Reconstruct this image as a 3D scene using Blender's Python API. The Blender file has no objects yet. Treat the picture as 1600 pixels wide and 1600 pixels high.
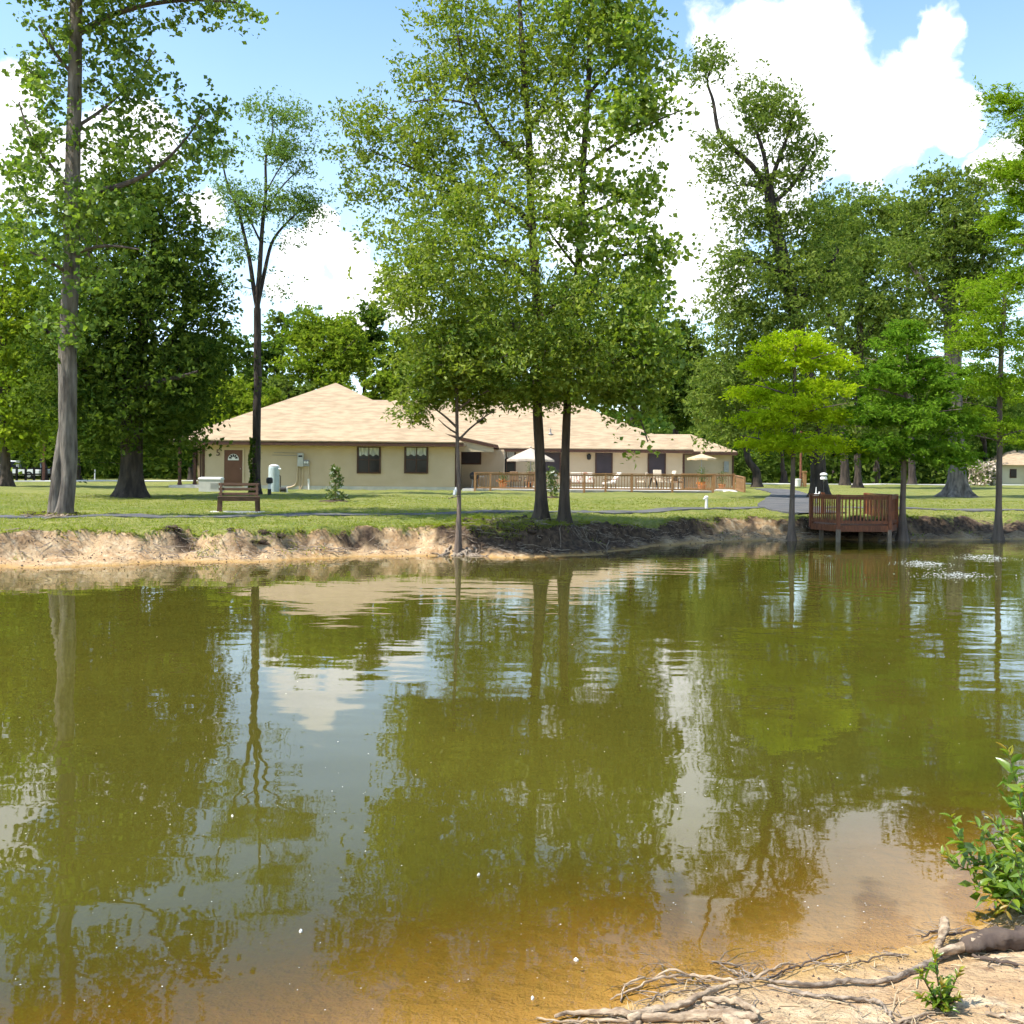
import bpy, math, random
import numpy as np
from mathutils import Vector, Matrix, Euler
R = math.radians
scene = bpy.context.scene
C = scene.collection
random.seed(7)

# ------------------------------------------------------------------ camera
EYE = 1.95            # metres above the pond surface
HOR = 738.0           # horizon row of the 1600 px photograph
ROLL = R(0.5)
FPX = 1600.0
cam_d = bpy.data.cameras.new('camera')
cam_d.sensor_width = 36.0
cam_d.lens = 36.0 * FPX / 1600.0
cam_d.shift_y = -(800 - HOR) / 1600.0
cam_d.clip_start = 0.05
cam_d.clip_end = 4000
cam = bpy.data.objects.new('camera', cam_d)
cam.location = (0, 0, EYE)
cam.rotation_euler = (R(90), -ROLL, 0)
C.objects.link(cam)
scene.camera = cam

# ------------------------------------------------------------------ light
SUN_EL = R(57)
SUN_H = Vector((-0.92, -0.39)).normalized()
SUN = Vector((SUN_H.x * math.cos(SUN_EL), SUN_H.y * math.cos(SUN_EL), math.sin(SUN_EL)))
sd = bpy.data.lights.new('sun', 'SUN')
sd.energy = 4.3
sd.angle = R(0.53)
sd.color = (1.0, 0.945, 0.86)
so = bpy.data.objects.new('sun', sd)
so.rotation_euler = SUN.to_track_quat('Z', 'Y').to_euler()
so.location = (-30, -12, 50)
C.objects.link(so)
scene.view_settings.view_transform = 'Standard'
scene.view_settings.look = 'None'
scene.view_settings.exposure = 0.95
scene.view_settings.gamma = 1.0
scene.view_settings.use_curve_mapping = False
scene.cycles.max_bounces = 6
scene.cycles.diffuse_bounces = 3
scene.cycles.glossy_bounces = 3
scene.cycles.transmission_bounces = 4
scene.cycles.use_adaptive_sampling = True
scene.cycles.adaptive_threshold = 0.03
scene.cycles.adaptive_min_samples = 12
scene.cycles.transparent_max_bounces = 6
scene.cycles.caustics_reflective = False
scene.cycles.caustics_refractive = False
scene.cycles.use_denoising = True
scene.cycles.sample_clamp_indirect = 4.0

# pixel of the 1600 px photograph + distance -> world point
def P(px, py, d):
    dx, dy = px - 800.0, py - HOR
    c, s = math.cos(ROLL), math.sin(ROLL)
    x = dx * c + dy * s
    y = -dx * s + dy * c
    return Vector((x * d / FPX, d, EYE - y * d / FPX))
def dirv(px, py):
    return (P(px, py, 1.0) - Vector((0, 0, EYE))).normalized()

# ------------------------------------------------------------------ sky
world = bpy.data.worlds.new('World')
scene.world = world
world.use_nodes = True
def build_world():
    nt = world.node_tree; N = nt.nodes; L = nt.links
    N.clear()
    out = N.new('ShaderNodeOutputWorld'); bg = N.new('ShaderNodeBackground')
    sky = N.new('ShaderNodeTexSky'); sky.sky_type = 'NISHITA'
    sky.sun_disc = False; sky.sun_elevation = SUN_EL
    sky.sun_rotation = math.atan2(SUN.x, SUN.y) % (2 * math.pi)
    sky.air_density = 1.0; sky.dust_density = 0.3; sky.ozone_density = 1.4
    tc = N.new('ShaderNodeTexCoord')
    def vm(op, a=None, b=None, v=None):
        n = N.new('ShaderNodeVectorMath'); n.operation = op
        if a is not None: L.new(a, n.inputs[0])
        if b is not None: L.new(b, n.inputs[1])
        if v is not None: n.inputs[1].default_value = v
        return n
    def mt(op, a, b, clamp=False):
        n = N.new('ShaderNodeMath'); n.operation = op; n.use_clamp = clamp
        for i, q in enumerate((a, b)):
            if q is None: continue
            if isinstance(q, (int, float)): n.inputs[i].default_value = q
            else: L.new(q, n.inputs[i])
        return n.outputs[0]
    def noise(vec, scale, det, rough=0.55):
        n = N.new('ShaderNodeTexNoise'); n.inputs['Scale'].default_value = scale
        n.inputs['Detail'].default_value = det; n.inputs['Roughness'].default_value = rough
        L.new(vec, n.inputs['Vector']); return n
    d = tc.outputs['Generated']
    wob = noise(d, 9.0, 5)
    sub = vm('SUBTRACT', wob.outputs['Color'], v=(0.5, 0.5, 0.5))
    sc = vm('SCALE', sub.outputs[0]); sc.inputs['Scale'].default_value = 0.085
    dd = vm('ADD', d, sc.outputs[0]).outputs[0]
    blobs = [(1180,130,105),(1275,85,80),(1120,235,130),(1225,225,105),(1050,330,100),(1405,150,72),(1455,85,40),
             (1485,35,30),(1360,215,80),(1440,185,62),(1090,430,75),(990,250,75),(900,250,90),(940,350,80),(1500,150,30),
             (15,130,46),(5,215,60),(50,270,60),(120,250,50),(230,215,50),(180,225,45),(495,372,40),(450,402,36),(550,392,42),
             (480,445,44),(590,440,48),(425,445,30),(1545,275,42),(1600,250,45),(560,480,50),(640,470,50),(1480,235,26),(310,330,30)]
    dens = None
    for (x, y, r) in blobs:
        c = dirv(x, y)
        ds = vm('DISTANCE', dd, v=tuple(c)).outputs['Value']
        v = mt('SUBTRACT', 1.0, mt('DIVIDE', ds, r / FPX * 1.25))
        dens = v if dens is None else mt('MAXIMUM', dens, v)
    fine = noise(dd, 26.0, 7, 0.6)
    f = mt('MULTIPLY', mt('SUBTRACT', fine.outputs['Fac'], 0.5), 0.95)
    dens = mt('ADD', dens, f)
    # the same fair-weather cumulus going on round the rest of the sky
    gen = noise(d, 3.2, 8, 0.58)
    gd = mt('MULTIPLY', mt('SUBTRACT', gen.outputs['Fac'], 0.545), 3.0)
    dt = vm('DOT_PRODUCT', d, v=tuple(dirv(800, 400))).outputs['Value']
    mr = N.new('ShaderNodeMapRange'); L.new(dt, mr.inputs[0])
    mr.inputs[1].default_value = 0.84; mr.inputs[2].default_value = 0.72; mr.inputs[3].default_value = -1.0; mr.inputs[4].default_value = 0.0
    gd = mt('ADD', gd, mr.outputs[0])
    dens = mt('MAXIMUM', dens, gd)
    ramp = N.new('ShaderNodeMapRange'); ramp.interpolation_type = 'SMOOTHSTEP'
    L.new(dens, ramp.inputs[0]); ramp.inputs[1].default_value = 0.02; ramp.inputs[2].default_value = 0.42
    # thin veil of haze near the horizon
    sep = N.new('ShaderNodeSeparateXYZ'); L.new(d, sep.inputs[0])
    hz = N.new('ShaderNodeMapRange'); L.new(sep.outputs['Z'], hz.inputs[0])
    hz.inputs[1].default_value = 0.0; hz.inputs[2].default_value = 0.42; hz.inputs[3].default_value = 0.34; hz.inputs[4].default_value = 0.0
    veil = noise(d, 5.0, 6)
    hv = mt('MULTIPLY', hz.outputs[0], mt('ADD', veil.outputs['Fac'], 0.3))
    mask = mt('MAXIMUM', ramp.outputs[0], hv)
    shade = noise(dd, 7.0, 4)
    cr = N.new('ShaderNodeMix'); cr.data_type = 'RGBA'; L.new(shade.outputs['Fac'], cr.inputs[0])
    cr.inputs[6].default_value = (4.6, 4.85, 5.2, 1); cr.inputs[7].default_value = (8.0, 8.0, 7.9, 1)
    mx = N.new('ShaderNodeMix'); mx.data_type = 'RGBA'
    wb = N.new('ShaderNodeMix'); wb.data_type = 'RGBA'; wb.blend_type = 'MULTIPLY'; wb.inputs[0].default_value = 1.0
    L.new(sky.outputs[0], wb.inputs[6]); wb.inputs[7].default_value = (1.0, 1.09, 1.08, 1)      # the camera's cyan-leaning white balance
    L.new(mask, mx.inputs[0]); L.new(wb.outputs[2], mx.inputs[6]); L.new(cr.outputs[2], mx.inputs[7])
    L.new(mx.outputs[2], bg.inputs['Color']); bg.inputs['Strength'].default_value = 0.15
    L.new(bg.outputs[0], out.inputs[0])
build_world()
world.cycles.sampling_method = 'NONE'

# ------------------------------------------------------------------ helpers
def tag(o, label=None, cat=None, group=None, kind=None):
    if label: o['label'] = label
    if cat: o['category'] = cat
    if group: o['group'] = group
    if kind: o['kind'] = kind
    return o
def empty(name, loc, label, cat, group=None, rz=0.0):
    o = bpy.data.objects.new(name, None); C.objects.link(o)
    o.empty_display_size = 0.2
    o.location = loc; o.rotation_euler = (0, 0, rz)
    return tag(o, label, cat, group)
def link(name, me, parent=None, loc=None):
    o = bpy.data.objects.new(name, me); C.objects.link(o)
    if parent is not None: o.parent = parent
    if loc is not None: o.location = loc
    return o
def copy_tree(o, parent=None):
    c = o.copy(); C.objects.link(c); c.parent = parent
    for ch in list(o.children): copy_tree(ch, c)
    return c
def np_mesh(name, V, Fs, mat, smooth=False, attrs=None):
    """V (n,3); Fs list of int arrays (m,k)."""
    V = np.asarray(V, dtype=np.float32)
    me = bpy.data.meshes.new(name)
    me.vertices.add(len(V)); me.vertices.foreach_set('co', V.ravel())
    Fs = [np.asarray(f, dtype=np.int32) for f in Fs if len(f)]
    nl = sum(f.size for f in Fs); npoly = sum(len(f) for f in Fs)
    me.loops.add(nl); me.polygons.add(npoly)
    me.loops.foreach_set('vertex_index', np.concatenate([f.ravel() for f in Fs]))
    tot = np.concatenate([np.full(len(f), f.shape[1], dtype=np.int32) for f in Fs])
    st = np.concatenate([[0], np.cumsum(tot)[:-1]]).astype(np.int32)
    me.polygons.foreach_set('loop_start', st)
    me.polygons.foreach_set('use_smooth', np.full(npoly, smooth))
    me.update(calc_edges=True)
    if attrs:
        for k, a in attrs.items():
            at = me.attributes.new(k, 'FLOAT', 'POINT'); at.data.foreach_set('value', np.asarray(a, dtype=np.float32))
    if mat: me.materials.append(mat)
    return me
class MB:
    """collects shapes (local coordinates) and links them as ONE mesh object"""
    def __init__(s): s.v = []; s.f = []
    def add(s, vs, fs):
        b = len(s.v); s.v += [tuple(p) for p in vs]; s.f += [tuple(i + b for i in q) for q in fs]; return s
    def box(s, c, d, rot=None):
        hx, hy, hz = d[0] / 2, d[1] / 2, d[2] / 2
        vs = [Vector((x, y, z)) for z in (-hz, hz) for y in (-hy, hy) for x in (-hx, hx)]
        if rot is not None:
            m = Euler(rot).to_matrix(); vs = [m @ v for v in vs]
        c = Vector(c)
        return s.add([v + c for v in vs], [(0,2,3,1),(4,5,7,6),(0,1,5,4),(2,6,7,3),(0,4,6,2),(1,3,7,5)])
    def bbox(s, x0, x1, y0, y1, z0, z1):
        return s.box(((x0+x1)/2, (y0+y1)/2, (z0+z1)/2), (abs(x1-x0), abs(y1-y0), abs(z1-z0)))
    def bar(s, a, b, w, h):
        """rectangular bar from a to b, w sideways, h upright"""
        a, b = Vector(a), Vector(b); t = (b - a).normalized()
        up = Vector((0, 0, 1)) if abs(t.z) < 0.95 else Vector((0, 1, 0))
        sd_ = t.cross(up).normalized() * (w / 2); u = sd_.cross(t).normalized() * (h / 2)
        vs = [p + q for p in (a, b) for q in (-sd_ - u, sd_ - u, sd_ + u, -sd_ + u)]
        return s.add(vs, [(0,1,2,3),(7,6,5,4),(0,4,5,1),(1,5,6,2),(2,6,7,3),(3,7,4,0)])
    def tube(s, pts, rad, n=8, cap=True):
        pts = [Vector(p) for p in pts]
        if not hasattr(rad, '__len__'): rad = [rad] * len(pts)
        rings = []
        for i, p in enumerate(pts):
            t = (pts[min(i+1, len(pts)-1)] - pts[max(i-1, 0)]).normalized()
            ref = Vector((0, 1, 0)) if abs(t.y) < 0.9 else Vector((1, 0, 0))
            a = t.cross(ref).normalized(); b = t.cross(a)
            rings.append([p + (a * math.cos(2*math.pi*k/n) + b * math.sin(2*math.pi*k/n)) * rad[i] for k in range(n)])
        vs = [v for r in rings for v in r]; fs = []
        for i in range(len(pts) - 1):
            for k in range(n):
                fs.append((i*n+k, i*n+(k+1) % n, (i+1)*n+(k+1) % n, (i+1)*n+k))
        if cap:
            fs.append(tuple(range(n-1, -1, -1))); fs.append(tuple((len(pts)-1)*n + k for k in range(n)))
        return s.add(vs, fs)
    def lathe(s, prof, n=16, c=(0, 0, 0)):
        vs = []; fs = []
        for (r, z) in prof:
            for k in range(n):
                a = 2*math.pi*k/n; vs.append((c[0]+r*math.cos(a), c[1]+r*math.sin(a), c[2]+z))
        for i in range(len(prof)-1):
            for k in range(n):
                fs.append((i*n+k, i*n+(k+1) % n, (i+1)*n+(k+1) % n, (i+1)*n+k))
        fs.append(tuple(range(n-1, -1, -1))); fs.append(tuple((len(prof)-1)*n+k for k in range(n)))
        return s.add(vs, fs)
    def prism(s, poly, z0, z1):
        n = len(poly)
        vs = [(x, y, z0) for x, y in poly] + [(x, y, z1) for x, y in poly]
        return s.add(vs, [tuple(range(n-1, -1, -1)), tuple(range(n, 2*n))] + [(i, (i+1) % n, n+(i+1) % n, n+i) for i in range(n)])
    def mesh(s, name, mat, smooth=False):
        me = bpy.data.meshes.new(name); me.from_pydata(s.v, [], s.f); me.update()
        if mat: me.materials.append(mat)
        if smooth: me.polygons.foreach_set('use_smooth', [True] * len(me.polygons))
        return me
    def build(s, name, mat, parent=None, smooth=False, loc=None, bevel=0.0):
        o = link(name, s.mesh(name, mat, smooth), parent, loc)
        if bevel:
            m = o.modifiers.new('bevel', 'BEVEL'); m.width = bevel; m.segments = 2; m.limit_method = 'ANGLE'
        return o

# ------------------------------------------------------------------ materials
M = {}
def surf(name, c1, c2=None, scale=4.0, rough=0.8, bump=0.0, bscale=None, stretch=(1, 1, 1), spec=0.3, metal=0.0, detail=6, contrast=(0.35, 0.65)):
    m = bpy.data.materials.new(name); m.use_nodes = True
    nt = m.node_tree; N = nt.nodes; L = nt.links
    b = N['Principled BSDF']; b.inputs['Roughness'].default_value = rough
    b.inputs['Specular IOR Level'].default_value = spec; b.inputs['Metallic'].default_value = metal
    c2 = c2 or tuple(x * 0.8 for x in c1)
    tc = N.new('ShaderNodeTexCoord'); mp = N.new('ShaderNodeMapping'); mp.inputs['Scale'].default_value = stretch
    L.new(tc.outputs['Object'], mp.inputs[0])
    n = N.new('ShaderNodeTexNoise'); n.inputs['Scale'].default_value = scale; n.inputs['Detail'].default_value = detail
    L.new(mp.outputs[0], n.inputs['Vector'])
    mr = N.new('ShaderNodeMapRange'); L.new(n.outputs['Fac'], mr.inputs[0])
    mr.inputs[1].default_value, mr.inputs[2].default_value = contrast
    mx = N.new('ShaderNodeMix'); mx.data_type = 'RGBA'; L.new(mr.outputs[0], mx.inputs[0])
    mx.inputs[6].default_value = (*c1, 1); mx.inputs[7].default_value = (*c2, 1)
    L.new(mx.outputs[2], b.inputs['Base Color'])
    if bump:
        n2 = N.new('ShaderNodeTexNoise'); n2.inputs['Scale'].default_value = bscale or scale * 3; n2.inputs['Detail'].default_value = 6
        L.new(mp.outputs[0], n2.inputs['Vector'])
        bp = N.new('ShaderNodeBump'); bp.inputs['Strength'].default_value = 1.0; bp.inputs['Distance'].default_value = bump
        L.new(n2.outputs['Fac'], bp.inputs['Height']); L.new(bp.outputs[0], b.inputs['Normal'])
    M[name] = m
    return m
def leaf_mat(name, c, c2, trans=0.42, rough=0.45, gloss=0.0):
    """leaf: lit face plus light coming through; tint attribute varies leaf to leaf"""
    m = bpy.data.materials.new(name); m.use_nodes = True
    nt = m.node_tree; N = nt.nodes; L = nt.links; N.remove(N['Principled BSDF'])
    at = N.new('ShaderNodeAttribute'); at.attribute_name = 'tint'
    mx = N.new('ShaderNodeMix'); mx.data_type = 'RGBA'; L.new(at.outputs['Fac'], mx.inputs[0])
    mx.inputs[6].default_value = (*c, 1); mx.inputs[7].default_value = (*c2, 1)
    df = N.new('ShaderNodeBsdfDiffuse'); L.new(mx.outputs[2], df.inputs['Color'])
    tr = N.new('ShaderNodeBsdfTranslucent')
    hs = N.new('ShaderNodeMix'); hs.data_type = 'RGBA'; hs.blend_type = 'MULTIPLY'; hs.inputs[0].default_value = 1.0
    L.new(mx.outputs[2], hs.inputs[6]); hs.inputs[7].default_value = (1.35, 1.5, 0.6, 1)
    L.new(hs.outputs[2], tr.inputs['Color'])
    ms = N.new('ShaderNodeMixShader'); ms.inputs[0].default_value = trans
    L.new(df.outputs[0], ms.inputs[1]); L.new(tr.outputs[0], ms.inputs[2])
    out = ms.outputs[0]
    if gloss:
        gl = N.new('ShaderNodeBsdfGlossy'); gl.inputs['Roughness'].default_value = rough
        m2 = N.new('ShaderNodeMixShader'); m2.inputs[0].default_value = gloss
        L.new(out, m2.inputs[1]); L.new(gl.outputs[0], m2.inputs[2]); out = m2.outputs[0]
    L.new(out, N['Material Output'].inputs['Surface'])
    M[name] = m
    return m
surf('bark_grey', (0.215, 0.185, 0.15), (0.075, 0.062, 0.05), 7, 0.95, 0.05, 16, (1, 1, 0.22))
surf('bark_brown', (0.105, 0.078, 0.058), (0.045, 0.034, 0.027), 7, 0.95, 0.05, 16, (1, 1, 0.22))
surf('bark_dark', (0.075, 0.058, 0.046), (0.03, 0.024, 0.02), 6, 0.95, 0.05, 14, (1, 1, 0.22))
surf('bark_cypress', (0.20, 0.15, 0.115), (0.10, 0.075, 0.06), 8, 0.95, 0.03, 20, (1, 1, 0.15))
surf('twig', (0.14, 0.11, 0.085), (0.07, 0.055, 0.045), 6, 0.9)
leaf_mat('leaf_oak', (0.090, 0.150, 0.019), (0.285, 0.330, 0.046), gloss=.015)
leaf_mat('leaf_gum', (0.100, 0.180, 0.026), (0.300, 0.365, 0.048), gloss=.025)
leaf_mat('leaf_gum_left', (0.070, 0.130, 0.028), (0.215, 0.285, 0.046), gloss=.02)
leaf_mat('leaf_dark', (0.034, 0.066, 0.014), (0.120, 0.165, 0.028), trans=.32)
leaf_mat('leaf_elm', (0.110, 0.180, 0.050), (0.210, 0.280, 0.085))
leaf_mat('leaf_cypress', (0.085, 0.180, 0.016), (0.195, 0.310, 0.030), trans=.45)
leaf_mat('leaf_lime', (0.29, 0.39, 0.012), (0.45, 0.53, 0.022), trans=.45)
leaf_mat('leaf_fresh', (0.15, 0.245, 0.016), (0.29, 0.39, 0.030), trans=.45)
leaf_mat('leaf_blue', (0.084, 0.132, 0.030), (0.205, 0.250, 0.055))
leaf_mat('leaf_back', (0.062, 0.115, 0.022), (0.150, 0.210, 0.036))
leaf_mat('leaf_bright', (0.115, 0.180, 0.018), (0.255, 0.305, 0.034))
leaf_mat('leaf_shrub', (0.055, 0.10, 0.020), (0.13, 0.17, 0.030), gloss=.05)
leaf_mat('leaf_near', (0.10, 0.19, 0.020), (0.24, 0.32, 0.035), gloss=.06, rough=.3)
leaf_mat('leaf_tip', (0.36, 0.22, 0.03), (0.28, 0.30, 0.03), gloss=.05)
leaf_mat('grass_blade', (0.15, 0.20, 0.03), (0.30, 0.30, 0.06))
surf('wall_cream', (0.57, 0.445, 0.295), (0.53, 0.41, 0.268), 1.3, 0.75)
surf('trim_brown', (0.085, 0.038, 0.022), (0.06, 0.028, 0.018), 6, 0.6)
surf('door_brown', (0.15, 0.065, 0.038), (0.13, 0.055, 0.032), 3, 0.5)
surf('soffit', (0.55, 0.45, 0.29), (0.5, 0.41, 0.26), 2, 0.8)
surf('glass_dark', (0.010, 0.010, 0.012), (0.018, 0.018, 0.020), 1.5, 0.08, spec=0.18)
surf('screen', (0.055, 0.042, 0.048), (0.045, 0.036, 0.04), 2.5, 0.7)
surf('sheer', (0.62, 0.62, 0.58), (0.30, 0.30, 0.29), 7, 0.9, stretch=(3, 1, 0.3))
surf('white_paint', (0.80, 0.79, 0.76), (0.72, 0.71, 0.68), 5, 0.5)
surf('grey_box', (0.52, 0.51, 0.47), (0.46, 0.45, 0.42), 4, 0.55)
surf('tank_blue', (0.47, 0.55, 0.56), (0.40, 0.47, 0.48), 4, 0.4)
surf('black_metal', (0.02, 0.02, 0.02), (0.035, 0.032, 0.03), 8, 0.5)
surf('steel', (0.36, 0.36, 0.35), (0.28, 0.28, 0.27), 8, 0.45)
surf('concrete', (0.58, 0.55, 0.49), (0.48, 0.46, 0.41), 2.5, 0.9, 0.004, 30)
surf('concrete_pale', (0.68, 0.66, 0.60), (0.58, 0.56, 0.50), 0.4, 0.9)
surf('asphalt', (0.075, 0.076, 0.078), (0.125, 0.12, 0.115), 1.2, 0.95, 0.006, 60)
surf('wood_bench', (0.115, 0.062, 0.034), (0.07, 0.038, 0.022), 5, 0.7, 0.003, 40, (1, 6, 6))
surf('wood_patio', (0.34, 0.19, 0.085), (0.24, 0.125, 0.055), 4, 0.75, 0.003, 30, (5, 5, 1))
surf('wood_red', (0.23, 0.078, 0.032), (0.12, 0.042, 0.02), 4, 0.6, 0.003, 30, (5, 5, 1))
surf('wood_red_light', (0.34, 0.115, 0.045), (0.22, 0.065, 0.028), 5, 0.6, 0.003, 30, (5, 5, 1))
surf('wood_grey', (0.24, 0.19, 0.14), (0.15, 0.115, 0.085), 6, 0.9, 0.004, 30, (3, 3, 0.6))
surf('canvas_white', (0.48, 0.405, 0.32), (0.45, 0.38, 0.30), 3, 0.8)
surf('canvas_tan', (0.56, 0.43, 0.26), (0.52, 0.40, 0.24), 3, 0.8)
surf('cushion_cream', (0.66, 0.56, 0.42), (0.60, 0.50, 0.37), 8, 0.9)
surf('cushion_floral', (0.72, 0.66, 0.56), (0.40, 0.13, 0.09), 7, 0.9, contrast=(0.56, 0.64))
surf('wicker', (0.24, 0.15, 0.085), (0.14, 0.085, 0.05), 20, 0.8)
surf('terracotta', (0.46, 0.18, 0.07), (0.38, 0.14, 0.055), 5, 0.8)
surf('petal_orange', (0.75, 0.30, 0.05), (0.70, 0.18, 0.05), 20, 0.7)
surf('petal_white', (0.82, 0.80, 0.72), (0.74, 0.70, 0.60), 9, 0.6)
surf('petal_pink', (0.60, 0.47, 0.42), (0.48, 0.42, 0.30), 3, 0.8)
surf('mulch', (0.060, 0.042, 0.030), (0.11, 0.075, 0.05), 14, 1.0, 0.03, 40)
surf('root_pale', (0.44, 0.335, 0.225), (0.20, 0.14, 0.09), 38, 0.9, 0.008, 90, (.35, 1, 1), contrast=(.40, .66))
surf('root_grey', (0.34, 0.27, 0.20), (0.13, 0.10, 0.075), 40, 0.95, 0.010, 80, (.35, 1, 1), contrast=(.40, .62))
surf('root_dark', (0.13, 0.095, 0.07), (0.07, 0.05, 0.04), 10, 0.9, 0.006, 40)
surf('straw', (0.52, 0.41, 0.25), (0.34, 0.25, 0.15), 12, 0.9)
surf('stem_red', (0.16, 0.085, 0.045), (0.11, 0.08, 0.04), 10, 0.7)
surf('tyre', (0.015, 0.015, 0.016), (0.02, 0.02, 0.02), 5, 0.8)
surf('car_blue', (0.02, 0.045, 0.13), (0.018, 0.04, 0.11), 2, 0.25, spec=0.6)
surf('car_dark', (0.045, 0.05, 0.052), (0.04, 0.044, 0.046), 2, 0.25, spec=0.6)
surf('car_white', (0.78, 0.78, 0.77), (0.74, 0.74, 0.73), 2, 0.3, spec=0.6)
surf('rust_pole', (0.22, 0.09, 0.05), (0.15, 0.065, 0.04), 6, 0.9)
surf('far_wall', (0.58, 0.52, 0.36), (0.53, 0.47, 0.33), 1, 0.8)
surf('copper', (0.35, 0.33, 0.30), (0.28, 0.26, 0.24), 6, 0.6)
surf('foam', (0.85, 0.88, 0.88), (0.80, 0.83, 0.83), 9, 0.3)

def roof_mat():
    m = surf('shingle', (0.44, 0.33, 0.21), (0.325, 0.24, 0.15), 1.5, 0.95, stretch=(0.9, 2.0, 3.6), contrast=(0.40, 0.62))
    nt = m.node_tree; N = nt.nodes; L = nt.links; b = N['Principled BSDF']
    tc = N.new('ShaderNodeTexCoord'); sp = N.new('ShaderNodeSeparateXYZ'); L.new(tc.outputs['Object'], sp.inputs[0])
    ml = N.new('ShaderNodeMath'); ml.operation = 'MULTIPLY'; ml.inputs[1].default_value = 16.0; L.new(sp.outputs['Z'], ml.inputs[0])
    fr = N.new('ShaderNodeMath'); fr.operation = 'FRACT'; L.new(ml.outputs[0], fr.inputs[0])
    nz = N.new('ShaderNodeTexNoise'); nz.inputs['Scale'].default_value = 9.0; L.new(tc.outputs['Object'], nz.inputs['Vector'])
    ad = N.new('ShaderNodeMath'); ad.operation = 'ADD'; L.new(fr.outputs[0], ad.inputs[0]); L.new(nz.outputs['Fac'], ad.inputs[1])
    bp = N.new('ShaderNodeBump'); bp.inputs['Distance'].default_value = 0.012; L.new(ad.outputs[0], bp.inputs['Height'])
    L.new(bp.outputs[0], b.inputs['Normal'])
roof_mat()
# ------------------------------------------------------------------ terrain
def _h(ix, iy, s):
    n = (ix * 374761393 + iy * 668265263 + s * 974711) & 0xffffffff
    n = ((n ^ (n >> 13)) * 1274126177) & 0xffffffff
    return ((n ^ (n >> 16)) & 0xffff) / 65535.0
def vnoise(x, y, s=0):
    x = np.asarray(x, dtype=np.float64); y = np.asarray(y, dtype=np.float64)
    ix = np.floor(x).astype(np.int64); iy = np.floor(y).astype(np.int64)
    fx = x - ix; fy = y - iy; fx = fx*fx*(3-2*fx); fy = fy*fy*(3-2*fy)
    a = _h(ix, iy, s); b = _h(ix+1, iy, s); c = _h(ix, iy+1, s); d = _h(ix+1, iy+1, s)
    return (a*(1-fx)+b*fx)*(1-fy) + (c*(1-fx)+d*fx)*fy
def fbm(x, y, s=0, o=4):
    v = 0; a = 0.5; f = 1.0
    for i in range(o):
        v = v + a * (vnoise(np.asarray(x)*f, np.asarray(y)*f, s+i) - 0.5); a *= 0.5; f *= 2.03
    return v
POND = [(-27,13),(-24,16.2),(-16,18.6),(-9.95,19.9),(-8.93,20.3),(-6.75,21.6),(-5.4,21.7),(-4.27,22.8),(-2.9,23.5),(-1.49,23.8),(-.4,23.5),(.73,23.5),
        (1.7,24.2),(2.54,25.4),(3.9,27.4),(5.4,29),(6.8,30.0),(8.2,30.5),(9.8,30.9),(11.4,30.6),(13.6,31.2),(16,32),(24,33),(32,30),(36,22),(34,12),(24,7.6),(12,6.2),
        (5,5.6),(3.6,5.35),(2.75,5.05),(2.3,4.70),(2.0,4.42),(1.62,4.22),(1.2,4.06),(.69,3.90),(.35,3.72),(.08,3.58),(-.6,3.2),(-2,2.5),(-5,1.6),(-12,1.6),(-22,4),(-27,8)]
PA = np.array(POND, dtype=np.float64)
def shore(x, y):
    """signed distance to the water's edge, + on land"""
    x = np.asarray(x, dtype=np.float64); y = np.asarray(y, dtype=np.float64)
    best = np.full(x.shape, 1e9); inside = np.zeros(x.shape, dtype=bool)
    n = len(PA)
    for i in range(n):
        ax, ay = PA[i]; bx, by = PA[(i+1) % n]
        dx, dy = bx-ax, by-ay
        t = np.clip(((x-ax)*dx + (y-ay)*dy) / (dx*dx+dy*dy), 0, 1)
        best = np.minimum(best, np.hypot(x-ax-t*dx, y-ay-t*dy))
        cond = (ay > y) != (by > y)
        with np.errstate(divide='ignore', invalid='ignore'):
            xi = (bx-ax)*(y-ay)/(by-ay) + ax
        inside ^= cond & (x < xi)
    return np.where(inside, -best, best)
def sstep(a, b, x):
    t = np.clip((x-a)/(b-a), 0, 1); return t*t*(3-2*t)
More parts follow.
